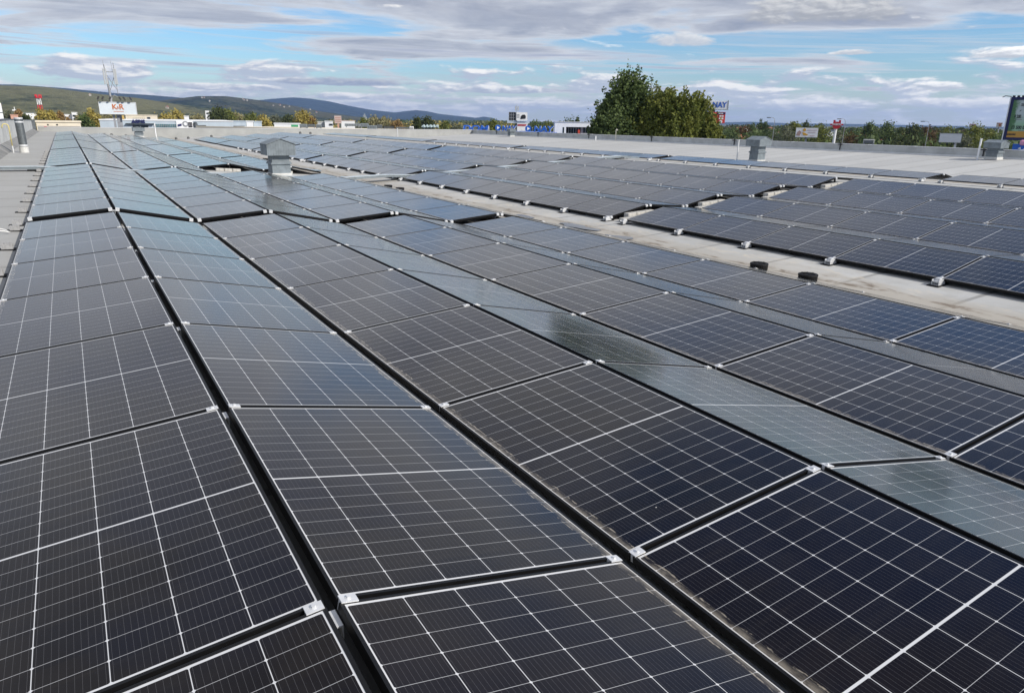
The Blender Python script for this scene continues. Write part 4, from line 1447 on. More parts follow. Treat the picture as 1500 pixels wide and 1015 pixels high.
def building(name, label, rect, D, depth, wall, windows=(), roof=None, cat='building', glass=None, extra=0.0, win_name='window'):
    loc, rz, w, zt, zb = frame_at(*rect, D)
    r = thing(name, loc, rz, label, cat)
    mb = MB(); mb.box(-w / 2, w / 2, 0, depth, 0, zt); mb.build('wall', wall, r)
    mb = MB(); mb.box(-w / 2 - .15, w / 2 + .15, -.15, depth + .15, zt, zt + 0.25); mb.build('roof_edge', roof or wall, r)
    for (a, b, c, d) in windows:
        x0, x1 = -w / 2 + w * a, -w / 2 + w * b
        z0, z1 = zb + (zt - zb) * c, zb + (zt - zb) * d
        mb = MB(); mb.box(x0, x1, -0.06, 0.02, z0, z1)
        f = mb.build(win_name, glass or glass_dark, r)
        nb = max(1, int((x1 - x0) / 1.6))
        mb = MB()
        for k in range(nb + 1):
            xx = x0 + (x1 - x0) * k / nb
            mb.box(xx - .05, xx + .05, -.10, -.061, z0 - .05, z1 + .05)
        mb.box(x0, x1, -.095, -.062, z0 - .06, z0 + .03)
        mb.box(x0, x1, -.095, -.062, z1 - .03, z1 + .06)
        mb.build('mullion', steel, f)
    return r, w, zt, zb


def house(u, v, D, w, label, wallm, roofm, group=None):
    """small gabled house whose ridge reaches pixel row v"""
    q = at(u, v, D)
    zt = q[2] - GZ
    r = thing('house', (q[0], q[1], GZ), -azim(u) + 0.4 * math.sin(u), label, 'house', group)
    he = max(zt - w * 0.38, zt * 0.5)
    mb = MB(); mb.prism([(-w / 2, 0), (w / 2, 0), (w / 2, he), (0, zt), (-w / 2, he)], 0, w * 1.1); mb.build('wall', wallm, r)
    mb = MB()
    for s in (-1, 1):
        mb.hexa([(0, -.3, zt + .02), (s * (w / 2 + .4), -.3, he - .28), (s * (w / 2 + .4), w * 1.1 + .3, he - .28), (0, w * 1.1 + .3, zt + .02), (0, -.3, zt + .25), (s * (w / 2 + .4), -.3, he - .05), (s * (w / 2 + .4), w * 1.1 + .3, he - .05), (0, w * 1.1 + .3, zt + .25)])
    mb.build('roof', roofm, r)
    mb = MB()
    for x in (-w * .25, w * .25):
        mb.box(x - w * .08, x + w * .08, -.06, .02, he * .55, he * .8)
    for x in (-w * .25, w * .25):
        pass
    mb.build('window', glass_dark, r)
    return r


# pale blue business hall with navy letters, window bands and a poster
r, w, zt, zb = building('business_hall', 'long pale blue hall with navy letters and a poster with devices', (150, 177.5, 345, 190), 215, 40, pale_blue,
                        windows=((0.23, 0.345, 0.05, 0.48),), roof=white_paint)
nm = lambda u: -w / 2 + w * (u - 150) / 195
hz = lambda v: zb + (zt - zb) * (190 - v) / 12.5
lettering('ASBIS', 1.25, navy, r, (nm(204), -0.25, hz(179.2)), width=w * 19.5 / 195, depth=0.12, bold=0.05)
mb = MB(); mb.box(nm(186), nm(226), -0.9, 0.0, hz(182.0), hz(181.3)); mb.build('canopy', galv_dark, r)
mb = MB(); mb.box(nm(226), nm(258), -0.08, 0.02, hz(187), hz(182.2)); f = mb.build('window_band', glass_teal, r)
mb = MB()
for k in range(13):
    xx = nm(226) + (nm(258) - nm(226)) * k / 12
    mb.box(xx - .06, xx + .06, -.14, -.081, hz(187), hz(182.2))
mb.box(nm(226), nm(258), -.13, -.082, hz(184.9), hz(184.6))
mb.build('mullion', steel, f)
mb = MB(); mb.box(nm(258.6), nm(283.4), -0.2, 0.0, hz(190), hz(177.4)); f = mb.build('poster', white_paint, r)
mb = MB(); mb.hexa([(nm(260), -.26, hz(185.8)), (nm(266), -.26, hz(184.6)), (nm(266), -.201, hz(184.6)), (nm(260), -.201, hz(185.8)), (nm(260.4), -.26, hz(182.6)), (nm(266.6), -.26, hz(181.2)), (nm(266.6), -.201, hz(181.2)), (nm(260.4), -.201, hz(182.6))]); mb.build('device_print', navy, f)
mb = MB(); mb.tube([(nm(272), -.2, hz(181.6)), (nm(272), -.26, hz(181.6))], 0.75, 20); mb.build('ring_print', steel, f)
mb = MB(); mb.tube([(nm(272), -.26, hz(181.6)), (nm(272), -.30, hz(181.6))], 0.4, 20); mb.build('ring_centre', white_paint, f)
mb = MB(); mb.box(nm(276.2), nm(282.2), -.26, -.201, hz(186.6), hz(179.2)); mb.build('screen_print', black_paint, f)
mb = MB()
for k in range(3):
    for q in range(2):
        mb.box(nm(277 + 2.6 * q), nm(278.9 + 2.6 * q), -.29, -.261, hz(182 + 1.5 * k), hz(181.2 + 1.5 * k))
mb.build('screen_lines', grey_text, f)
mb = MB(); mb.tube([(nm(287), -.12, hz(187)), (nm(287), -.12, hz(181))], 0.55, 14); mb.tube([(nm(287), -.12, hz(181)), (nm(287), -.12, hz(179.6)), (nm(287), -.12, hz(178.6))], [0.42, 0.5, 0.2], 14); mb.build('figure_print', galv_dark, r)
mb = MB()
for k in range(2):
    mb.box(nm(284), nm(303), -.10, .02, hz(185.0 + 2.6 * k), hz(183.4 + 2.6 * k))
mb.build('window_band', glass_dark, r)

r, w, zt, zb = building('warehouse', 'cream warehouse with faint wall lettering behind the navy letters', (184.5, 169.5, 231, 178), 300, 30, cream, windows=((0.67, 0.77, 0.25, 0.72),))
mb = MB()
rr = random.Random(4)
for k in range(7):
    x0 = -w * 0.28 + k * w * 0.058
    mb.box(x0, x0 + w * 0.03, -.12, -.02, zb + (zt - zb) * (0.45 + .05 * rr.random()), zb + (zt - zb) * (0.62 + .1 * rr.random()))
mb.build('faded_lettering', mat('faded_print', (0.50, 0.46, 0.38), 0.8), r)
building('warehouse', 'small white gable wall among yellow trees beyond the poster', (270, 171, 277, 178), 320, 12, white_paint)
building('office_block', 'white block beyond trees at the foot of the wooded hill', (301, 163, 313, 172), 620, 25, white_paint, windows=((0.1, 0.9, 0.5, 0.7),))
building('apartment_house', 'white flat roofed modern houses, terrace with dark windows beyond yellow trees', (90, 168.5, 106, 180), 430, 20, white_paint, windows=((0.15, 0.45, 0.55, 0.8), (0.6, 0.9, 0.2, 0.45)))
building('apartment_house', 'white stepped modern house, taller block near the pale peach tree', (106, 165.5, 114, 180), 425, 18, white_paint, windows=((0.1, 0.7, 0.60, 0.78), (0.2, 0.9, 0.28, 0.45)))
building('warehouse', 'low white flat building above the smoke pipe with a grey roof', (32, 166, 54, 172), 520, 25, white_paint, roof=galv)
building('warehouse', 'small pinkish block beside the smoke pipe top', (16, 169, 27, 178), 400, 20, brick_pink)
r, w, zt, zb = building('garage_row', 'long cream garage row just beyond the far end parapet', (54, 179.5, 119, 189), 150, 8, cream)
mb = MB()
for k, (a, b) in enumerate(((0.02, 0.12), (0.14, 0.24), (0.26, 0.36), (0.52, 0.60), (0.66, 0.76), (0.80, 0.90))):
    pass
mb.box(-w / 2 + w * 0.02, w / 2 - w * .02, -.06, 0.0, zb + 0.35 * (zt - zb), zb + 0.42 * (zt - zb))
mb.build('dark_band', steel, r)
for k, (a, b) in enumerate(((0.24, 0.27), (0.44, 0.48))):
    mb = MB(); mb.box(-w / 2 + w * a, -w / 2 + w * b, -.05, 0.02, zb + .52 * (zt - zb), zb + .72 * (zt - zb)); mb.build('window', glass_dark, r)
mb = MB(); mb.box(-w / 2 + w * .16, -w / 2 + w * .22, -.4, -.07, zb + .12 * (zt - zb), zb + .34 * (zt - zb)); mb.build('red_awning', red_paint, r)

# low white and green pavilion, trailers
r, w, zt, zb = building('trailer', 'white box trailer parked beyond the roof edge', (361, 178.6, 371, 184.5), 230, 3, white_paint, cat='trailer')
building('trailer', 'pale blue box trailer parked next to the white one', (371.5, 179, 383.5, 184.5), 232, 3, pale_blue, cat='trailer')
building('storage_hall', 'low pale blue hall with uneven roof beyond the golden trees', (305, 178.5, 361, 187), 240, 20, pale_blue, windows=((0.25, 0.95, 0.12, 0.26),))
r, w, zt, zb = building('pavilion', 'low white pavilion with a green end before the golden tree', (402, 182, 440, 189), 250, 12, white_paint)
mb = MB(); mb.box(w * 0.15, w * 0.42, -.08, .02, zb + .42 * (zt - zb), zb + .85 * (zt - zb)); mb.build('green_panel', mat('green_paint', (0.05, 0.33, 0.14), 0.6), r)
building('workshop', 'white workshop with a dark window beyond the roof units', (476, 178.5, 488, 189), 330, 14, white_paint, windows=((0.5, 0.95, 0.45, 0.7),))
building('workshop', 'pale grey long workshop near the square pinkish sign', (460, 179.5, 476, 189), 340, 14, mat('pale_grey', (0.52, 0.54, 0.54), 0.8))
building('workshop', 'white sunlit houses beside the square pinkish sign', (500, 177.5, 520, 189), 420, 14, white_paint, roof=mat('warm_roof', (0.55, 0.42, 0.36), 0.8))
r = thing('tower', at(534.5, 180, 700) * np.array([1, 1, 0]) + np.array([0, 0, GZ]), -azim(534), 'small white church tower above the rounded green tree', 'tower')
mb = MB(); mb.box(-2, 2, -2, 2, 0, at(534, 173, 700)[2] - GZ); mb.build('shaft', white_paint, r)
zt = at(534, 173, 700)[2] - GZ
mb = MB(); mb.hexa([(-2.2, -2.2, zt), (2.2, -2.2, zt), (2.2, 2.2, zt), (-2.2, 2.2, zt), (-.1, -.1, zt + 4), (.1, -.1, zt + 4), (.1, .1, zt + 4), (-.1, .1, zt + 4)]); mb.build('spire', galv, r)

# square pinkish sign on a post
loc, rz, w, zt, zb = frame_at(490, 170, 500.2, 181, 290)
r = thing('square_sign', loc, rz, 'square pinkish sign with faint rows standing above low buildings', 'sign')
mb = MB(); mb.box(-w / 2, w / 2, -.3, .3, zb, zt); f = mb.build('panel', mat('pinkish_panel', (0.55, 0.43, 0.38), 0.7, 0, 0.1, 1), r)
mb = MB()
for k in range(3):
    mb.box(-w * .4, w * .4, -.34, -.301, zb + (zt - zb) * (0.22 + .24 * k), zb + (zt - zb) * (0.30 + .24 * k))
mb.build('print_rows', mat('reddish_print', (0.36, 0.17, 0.13), 0.7), f)
mb = MB(); mb.box(-w * .12, w * .12, -.2, .2, 0, zb); mb.build('post', brick_pink, r)

# the neighbour's roof with a sunlit cream edge and machinery on it
a, b = at(288, 184.8, 168), at(668, 192.8, 139)
mid = (a + b) / 2
ang = math.atan2(b[1] - a[1], b[0] - a[0])
L = float(np.linalg.norm((a - b)[:2]))
r = thing('neighbour_building', (mid[0], mid[1], GZ), ang, 'long neighbouring flat roof with a sunlit cream edge', 'building')
za, zb_ = a[2] - GZ, b[2] - GZ
mb = MB(); mb.hexa([(-L / 2, 0, 0), (L / 2, 0, 0), (L / 2, 26, 0), (-L / 2, 26, 0), (-L / 2, 0, za - .2), (L / 2, 0, zb_ - .2), (L / 2, 26, zb_ - .2), (-L / 2, 26, za - .2)]); mb.build('wall', cream, r)
mb = MB(); mb.hexa([(-L / 2 - .1, -.12, za - .2), (L / 2 + .1, -.12, zb_ - .2), (L / 2 + .1, .5, zb_ - .2), (-L / 2 - .1, .5, za - .2), (-L / 2 - .1, -.12, za), (L / 2 + .1, -.12, zb_), (L / 2 + .1, .5, zb_), (-L / 2 - .1, .5, za)]); mb.build('roof_edge', mat('sunlit_cream_edge', (0.72, 0.66, 0.54), 0.7, 0, 0.08, 1), r)


def machine(u0, v0, u1, v1, D, label, m=None, fins=0, name='rooftop_unit'):
    loc, rz, w, zt, zb = frame_at(u0, v0, u1, v1, D)
    r = thing(name, (loc[0], loc[1], GZ + zb), rz, label, 'rooftop unit')
    h = zt - zb
    mb = MB(); mb.box(-w / 2, w / 2, 0, max(1.2, w * .5), 0.25, h); mb.build('casing', m or galv, r, bevel=0.04)
    mb = MB()
    for s in (-.4, .4):
        mb.box(w * s - .12, w * s + .12, 0.1, max(1.0, w * .4), 0, 0.25)
    mb.build('foot', steel, r)
    mb = MB()
    nf = fins or 5
    for k in range(nf):
        x = -w * .42 + w * .84 * (k + .5) / nf
        mb.box(x - w * .03, x + w * .03, -.05, .02, h * .35, h * .85)
    mb.build('grille', galv_dark, r)
    return r


machine(439, 182, 450, 189.3, 158, 'light grey roof unit at the cream edge, first of a row')
machine(449, 182.5, 462, 188.2, 160, 'dark grey roof unit between two lighter ones', galv_dark)
machine(463, 182.5, 471, 189.6, 156, 'light grey roof unit next to the dark one')
machine(505, 181.5, 528, 187, 165, 'wide low pale grey roof duct before the small tower', galv)
machine(528, 181, 540, 188, 160, 'grey roof duct at mid length of the neighbour roof')
machine(538, 184, 552, 191.6, 148, 'large grey box unit hanging over the cream edge')
machine(552, 183, 560, 190, 155, 'dark louvred roof unit beside the large grey box', galv_dark, 3)
machine(561, 185.5, 578, 190, 152, 'low roof unit with a black louvre strip', black_paint, 8)
machine(580, 186.5, 600, 190.5, 150, 'long flat grey duct near the end of the neighbour roof', galv_dark)
machine(600, 185.5, 606, 191, 148, 'small white round-top unit at the end of the ducts', white_paint)
for k, u in enumerate((622, 627, 632, 637, 642)):
    loc, rz, w, zt, zb = frame_at(u - 2.6, 185.5, u + 2.6, 190.5, 190)
    r = thing('satellite_dish', (loc[0], loc[1], GZ + zb), rz, f'whitish dish-like frame beyond the cream edge, {ORD[k]} of a row of five', 'dish', 'row of whitish dishes')
    mb = MB(); mb.tube([(0, 0, -6), (0, 0, 0.5)], 0.06, 6); mb.build('post', steel, r)
    mb = MB(); mb.tube([(0, 0, .5), (-.25, -.12, .8), (-.4, -.2, 1.0)], [0.12, .42, .52], 14); mb.build('bowl', mat('bluish_white', (0.55, 0.66, 0.66), 0.6), r)

# billboard with two letters, spot lamps above it and an antenna mast
loc, rz, w, zt, zb = frame_at(146.3, 150.6, 199.5, 167.2, 150)
bb = thing('billboard', loc, rz, 'white billboard with brown letters on a grey post, antennas above', 'billboard')
mb = MB(); mb.box(-w / 2, w / 2, -.35, .35, zb, zt); f = mb.build('panel', mat('bluish_white_panel', (0.62, 0.68, 0.72), 0.5, 0, 0.05, 0.6), bb)
mb = MB()
for (x0, x1, z0, z1) in ((-w / 2 - .05, w / 2 + .05, zt, zt + .09), (-w / 2 - .05, w / 2 + .05, zb - .09, zb), (-w / 2 - .09, -w / 2, zb - .09, zt + .09), (w / 2, w / 2 + .09, zb - .09, zt + .09)):
    mb.box(x0, x1, -.40, .40, z0, z1)
mb.build('edge_trim', alu_matt, f)
hh = zt - zb
o = lettering('K', hh * .64, brown_text, f, (-w * .094, -.37, zb + hh * .60), bold=0.03)
lettering('&', hh * .32, brown_text, f, (0, -.375, zb + hh * .56), bold=0.0)
lettering('R', hh * .64, brown_text, f, (w * .094, -.37, zb + hh * .60), bold=0.03)
mb = MB()
for k in range(10):
    x0 = -w * .13 + k * w * .028
    mb.box(x0, x0 + w * .018, -.37, -.352, zb + hh * .17, zb + hh * .24)
mb.build('small_print', brown_text, f)
ux = lambda u: (u - 172.9) * w / 53.2
mb = MB(); mb.box(ux(168.8), ux(176.5), .36, 1.4, 0, zb + .4); mb.box(ux(163.6), ux(166.8), .36, .8, 0, zb + .4); mb.build('post', steel, bb)
mb = MB(); mb.box(ux(176.8), ux(180), -.2, .5, zb - .95, zb - .25); mb.build('yellow_box', mat('ochre_box', (0.55, 0.38, 0.12), 0.6), bb)
for u in (145.5, 152, 162.5, 178.5, 184.5, 194):
    mb = MB()
    mb.tube([(ux(u), -.3, zt + .05), (ux(u), -.9, zt + .55)], 0.03, 6)
    s = -1 if u < 170 else 1
    mb.hexa([(ux(u) - .16, -1.15, zt + .45), (ux(u) + .16, -1.15, zt + .45), (ux(u) + .16, -.75, zt + .45), (ux(u) - .16, -.75, zt + .45), (ux(u) - .16 + .2 * -s, -1.05, zt + .95), (ux(u) + .16 + .2 * -s, -1.05, zt + .95), (ux(u) + .16 + .2 * -s, -.85, zt + .95), (ux(u) - .16 + .2 * -s, -.85, zt + .95)])
    mb.build('spot_lamp', black_paint, bb)
px = w / 53.2
m1 = MB(); m1.tube([(ux(165), .5, zb), (ux(163.5), .5, zt + 4.0)], [.22, .16], 10); m1.tube([(ux(163.2), .5, zt + 4), (ux(161.5), .5, zt + 6.3)], .06, 8); m1.tube([(ux(161.2), .5, zt + 5.2), (ux(160.8), .5, zt + 6.9)], .025, 6)
m1.tube([(ux(176), .5, zt + 1.4), (ux(175.2), .5, zt + 6.6)], .05, 8); m1.tube([(ux(172.5), .5, zt + 5.2), (ux(172.2), .5, zt + 6.9)], .025, 6)
m1.tube([(ux(162.5), .5, zt + 5.1), (ux(175.5), .5, zt + 5.1)], .06, 6)
m1.tube([(ux(163), .5, zt + 4.7), (ux(175), .5, zt + 2.2)], .05, 6)
m1.tube([(ux(164), .5, zt + 1.6), (ux(175), .5, zt + 4.6)], .05, 6)
m1.tube([(ux(164.6), .5, zt + .3), (ux(170), .5, zt + 1.3), (ux(176), .5, zt + .9)], .05, 6)
mast = m1.build('mast', steel, bb)
for u in (159.6, 162.6, 174.6, 177.0):
    m1 = MB(); m1.box(ux(u) - .13, ux(u) + .13, .25, .42, zt + 3.0, zt + 5.6); m1.build('antenna', mat('antenna_grey', (0.42, 0.44, 0.45), 0.5), mast, bevel=0.04)

# red and white lattice mast on the slope
q = at(60.6, 168, 600)
zt = at(60.6, 139, 600)[2] - GZ
r = thing('radio_mast', (q[0], q[1], GZ), -azim(60), 'red and white banded radio mast before the green slope', 'mast')
zlev = np.concatenate([[0], np.arange(zt - 4.3 * 5 - 2.2, zt, 4.3)])
for k, (z0, z1) in enumerate(zip(zlev, zlev[1:])):
    mb = MB()
    h0, h1 = 2.0 - 1.1 * z0 / zt, 2.0 - 1.1 * z1 / zt
    cs = ((-1, -1), (1, -1), (1, 1), (-1, 1))
    for (sx, sy), (tx_, ty_) in zip(cs, cs[1:] + cs[:1]):
        mb.tube([(sx * h0, sy * h0, z0), (sx * h1, sy * h1, z1)], .22, 5)
        mb.tube([(sx * h0, sy * h0, z0), (tx_ * h1, ty_ * h1, z1)], .12, 4)
        mb.tube([(tx_ * h0, ty_ * h0, z0), (sx * h1, sy * h1, z1)], .12, 4)
    mb.tube([(0, 0, z0), (0, 0, z1)], .45, 6)
    mb.build('lattice_section', white_paint if (len(zlev) - 2 - k) % 2 == 0 else red_paint, r)
mb = MB()
for a in range(6):
    mb.box(1.7 * math.cos(a) - .3, 1.7 * math.cos(a) + .3, 2.0 * math.sin(a) - .3, 2.0 * math.sin(a) + .3, zt - 2.4, zt)
mb.tube([(0, 0, zt - 2.2), (0, 0, zt - 1.8)], 2.2, 12)
mb.build('antenna', red_paint, r)
r = thing('antenna_pole', at(23, 170, 520) * np.array([1, 1, 0]) + np.array([0, 0, GZ]), -azim(23), 'thin white cross-shaped antenna before the green slope', 'antenna')
zt = at(23, 157, 520)[2] - GZ
mb = MB(); mb.tube([(0, 0, 0), (0, 0, zt)], .2, 6); mb.build('pole', white_paint, r)
mb = MB(); mb.box(-1.2, 1.2, -.15, .15, zt - 2.1, zt - 1.5); mb.box(-.5, .5, -.15, .15, zt - 3.2, zt - 2.7); mb.build('arm', white_paint, r)
# edge of a white sign beyond the side wall
loc, rz, w, zt, zb = frame_at(-14, 151, 3.6, 176, 110)
r = thing('advertising_panel', loc, rz, 'white edge of an advertising panel behind the tall side wall', 'sign')
mb = MB(); mb.box(-w / 2, w / 2, -.25, .25, zb, zt); mb.build('panel', white_paint, r)
mb = MB(); mb.box(-w / 2, w / 2 + .06, -.3, .3, zb + (zt - zb) * .42, zb + (zt - zb) * .46); mb.build('edge_trim', galv_dark, r)
mb = MB(); mb.tube([(0, .1, 0), (0, .1, zb)], .3, 10); mb.build('post', steel, r)


# electronics store: blue fascias carrying big letters
def play_disc(f, x, z, R, y=-0.3):
    mb = MB(); mb.tube([(x, y, z), (x, y - .18, z)], R, 28); o = mb.build('disc_emblem', royal, f)
    mb = MB(); mb.prism([(x - R * .32, z - R * .52), (x + R * .58, z), (x - R * .32, z + R * .52)], y - .24, y - .181); mb.build('arrow_mark', white_paint, o)


def big_letters(text, f, x, z, size, width):
    o = lettering(text, size, royal, f, (x, -0.55, z), bold=0.05, depth=0.25, width=width, shear=0.12)
    o2 = lettering(text, size, white_paint, f, (x + size * .06, -0.26, z - size * .02), name='letter_side', bold=0.07, depth=0.02, width=width, shear=0.12)
    return o


loc, rz, w, zt, zb = frame_at(675, 195.0, 722, 202, 168)
r = thing('store_building', loc, rz, 'low store with a blue fascia and letters, part nearer the church side', 'store')
mb = MB(); mb.box(-w / 2, w / 2, 0, 26, 0, zt); mb.build('wall', fascia_blue, r)
mb = MB(); mb.box(-w / 2, w / 2, -.2, 26.1, zt, zt + .2); mb.build('roof_edge', royal, r)
big_letters('DOM', r, -w * .05, zt + .2 + 0.75, 1.75, w * .80)
mb = MB()
for k in range(9):
    xx = -w * .42 + w * .8 * k / 8
    mb.tube([(xx, .05, zt), (xx, .05, zt + 1.4)], .05, 5)
    mb.tube([(xx, 1.2, zt), (xx, .1, zt + 1.2)], .05, 5)
mb.build('letter_frame', white_paint, r)
loc, rz, w, zt, zb = frame_at(724, 196.2, 818, 204, 158)
r = thing('store_building', loc, rz, 'low store with a long blue fascia, arrow discs and letters', 'store')
mb = MB(); mb.box(-w / 2, w / 2, 0, 26, 0, zt); mb.build('wall', fascia_blue, r)
mb = MB(); mb.box(-w / 2, w / 2, -.2, 26.1, zt, zt + .2); mb.build('roof_edge', royal, r)
sx = lambda u: (u - 771.0) * w / 94.0
play_disc(r, sx(729.5), zt + 1.15, .62)
big_letters('NAY', r, sx(745), zt + 1.0, 1.5, sx(756) - sx(735))
play_disc(r, sx(773.5), zt + 1.05, .66)
big_letters('NAY', r, sx(795), zt + .95, 1.65, sx(810) - sx(781))
mb = MB()
for k in range(16):
    xx = sx(733) + (sx(811) - sx(733)) * k / 15
    mb.tube([(xx, .05, zt), (xx, .05, zt + 1.3)], .05, 5)
    mb.tube([(xx, 1.2, zt), (xx, .1, zt + 1.1)], .05, 5)
mb.build('letter_frame', white_paint, r)

# double billboard behind the store
loc, rz, w, zt, zb = frame_at(745.3, 164.8, 772.6, 177, 255)
r = thing('billboard', loc, rz, 'double billboard on a black post, dark lattice back beside a car advert', 'billboard')
ux = lambda u: (u - 759.0) * w / 27.3
mb = MB(); mb.box(ux(745.3), ux(755.6), .05, .4, zb, zt); f = mb.build('lattice_back', black_paint, r)
mb = MB()
for k in range(4):
    xx = ux(745.6) + (ux(755.3) - ux(745.6)) * k / 3
    mb.box(xx - .08, xx + .08, -.02, .045, zb, zt)
for k in range(4):
    z = zb + (zt - zb) * k / 3
    mb.box(ux(745.3), ux(755.6), -.03, .04, z - .07, z + .07)
mb.build('lattice', steel, f)
mb = MB(); mb.box(ux(756.4), ux(772.6), -.4, .1, zb, zt); f = mb.build('panel', white_paint, r)
mb = MB(); z0 = zb + .18 * (zt - zb)
mb.prism([(ux(762.5), z0), (ux(770), z0 + .2), (ux(770.3), z0 + 1.0), (ux(768.5), z0 + 1.5), (ux(765), z0 + 1.4), (ux(763), z0 + .9)], -.5, -.41); mb.build('car_print', black_paint, f)
mb = MB()
for k in range(3):
    mb.box(ux(757.2), ux(761), -.46, -.41, zb + (zt - zb) * (.36 + .16 * k), zb + (zt - zb) * (.43 + .16 * k))
mb.build('small_print', grey_text, f)
mb = MB(); mb.box(ux(755.3), ux(757.6), .42, 1.0, 0, zt); mb.build('post', black_paint, r)
mb = MB()
for u in (755.2, 758.8):
    mb.box(ux(u) - .2, ux(u) + .2, .4, .7, zt + .5, zt + 2.0)
mb.tube([(ux(757), .6, zt), (ux(757), .6, zt + 2.4)], .09, 6)
mb.build('antenna', mat('antenna_grey', (0.42, 0.44, 0.45), 0.5), r)
mb = MB(); mb.box(ux(743), ux(776), 0.1, .3, zb - .85, zb - .3); mb.build('light_strip', mat('pale_lattice', (0.45, 0.52, 0.62), 0.6), r)
r, w, zt, zb = building('shop', 'small white shop with a red roof sign below the double billboard', (756, 182, 773, 192), 290, 10, white_paint)
mb = MB()
for k in range(7):
    x0 = -w * .36 + k * w * .105
    mb.box(x0, x0 + w * .07, -.15, -.02, zt - (zt - zb) * .28, zt - (zt - zb) * .06)
mb.build('red_lettering', red_paint, r)

# white cubic building with a recessed glazed front
loc, rz, w, zt, zb = frame_at(812.5, 180, 886, 201.5, 170)
r = thing('cubic_building', loc, rz + 0.05, 'white cubic building with recessed dark glazing and a red column', 'building')
mb = MB()
ux = lambda u: (u - 849.2) * w / 73.5
vz = lambda v: zb + (zt - zb) * (201.5 - v) / 21.5
mb.box(ux(812.5), ux(829), 0, 18, 0, zt)
mb.box(ux(829), ux(886), 0, 18, vz(186.5), zt)
mb.box(ux(829), ux(886), 2.2, 18, 0, vz(186.5))
mb.build('wall', white_paint, r)
mb = MB(); mb.box(ux(829.5), ux(851.5), 2.0, 2.19, vz(199.2), vz(187)); f = mb.build('glazing', glass_dark, r)
mb = MB()
for k in range(7):
    xx = ux(829.5) + (ux(851.5) - ux(829.5)) * k / 6
    mb.box(xx - .05, xx + .05, 1.9, 1.99, vz(199.2), vz(187))
mb.box(ux(829.5), ux(851.5), 1.88, 1.99, vz(196.6), vz(196.1))
mb.build('mullion', steel, f)
mb = MB(); mb.box(ux(854.5), ux(874), 2.0, 2.19, vz(196), vz(187)); f = mb.build('glazing', glass_dark, r)
mb = MB()
for k in range(6):
    xx = ux(854.5) + (ux(874) - ux(854.5)) * k / 5
    mb.box(xx - .05, xx + .05, 1.9, 1.99, vz(196), vz(187))
mb.build('mullion', steel, f)
mb = MB(); mb.box(ux(824.2), ux(826.3), -.05, .02, vz(199), vz(187)); mb.build('slot_window', glass_dark, r)
mb = MB(); mb.box(ux(846.5), ux(849.5), -.3, .3, 0, vz(190.5)); mb.build('red_column', mat('orange_red', (0.55, 0.06, 0.03), 0.5), r)
mb = MB()
for k in range(16):
    xx = ux(851) + (ux(874) - ux(851)) * k / 15
    mb.box(xx - .04, xx + .04, .4, .46, vz(201), vz(195.6))
mb.box(ux(851), ux(874), .38, .48, vz(195.7), vz(195.3))
mb.build('railing', alu_matt, r)
mb = MB(); mb.box(-w / 2 - .1, w / 2 + .1, -.1, 18.1, zt, zt + .18); mb.build('roof_edge', alu_matt, r)
loc, rz, w, zt, zb = frame_at(864.5, 176.4, 874, 181, 260)
r = thing('dark_sign', loc, rz, 'small black sign box above the white cubic building', 'sign')
mb = MB(); mb.box(-w / 2, w / 2, -.2, .2, zb, zt); mb.build('panel', black_paint, r)
mb = MB(); mb.tube([(0, 0.3, 0), (0, 0.3, zt)], .15, 6); mb.build('post', steel, r)

# pylon with a white letter sign over a red one, half hidden by the clump
loc, rz, w, zt, zb = frame_at(1033, 148.2, 1066, 160.3, 125)
r = thing('pylon_sign', loc, rz, 'white letter sign above a red price sign on a pylon behind the tree clump', 'sign')
ux = lambda u: (u - 1049.5) * w / 33
vz = lambda v: zb + (zt - zb) * (160.3 - v) / 12.1
mb = MB(); mb.box(-w / 2, w / 2, -.3, .3, zb, zt); f = mb.build('white_panel', white_paint, r)
mb = MB(); mb.box(w / 2, w / 2 + .12, -.34, .34, zb - .1, zt + .1); mb.box(-w / 2, w / 2, -.34, .34, zb - .1, zb); mb.build('edge_trim', steel, f)
lettering('NAY', 1.15, royal, f, (ux(1054), -.32, (zt + zb) / 2), width=ux(1064) - ux(1043.5), bold=.03)
mb = MB(); mb.box(ux(1034), ux(1064), -.3, .3, vz(181), vz(164.5)); f = mb.build('red_panel', mat('bright_red_panel', (0.62, 0.05, 0.04), 0.5), r)
mb = MB(); mb.box(ux(1052), ux(1063.5), -.34, -.301, vz(168.0), vz(165)); mb.build('dark_header', navy, f)
mb = MB()
for (u0, u1, v0, v1) in ((1055.5, 1061.5, 171.5, 169.3), (1055, 1061.5, 175.2, 172.8), (1054, 1060.5, 167.1, 166)):
    mb.box(ux(u0), ux((u0 + u1) / 2 - .2), -.36, -.341, vz(v0), vz(v1))
    mb.box(ux((u0 + u1) / 2 + .3), ux(u1), -.36, -.341, vz(v0), vz(v1))
mb.build('white_print', white_paint, f)
mb = MB(); mb.tube([(ux(1058.3), -.30, vz(178.6)), (ux(1058.3), -.36, vz(178.6))], .24, 16); mb.build('white_disc', white_paint, f)
mb = MB(); mb.box(ux(1040), ux(1048), .31, .9, 0, zt - .2); mb.build('post', steel, r)
mb = MB()
for u in (1040, 1044, 1048):
    mb.box(ux(u) - .05, ux(u) + .05, -.1, .1, vz(164.4), zb - .1)
mb.build('bracing', galv_dark, r)

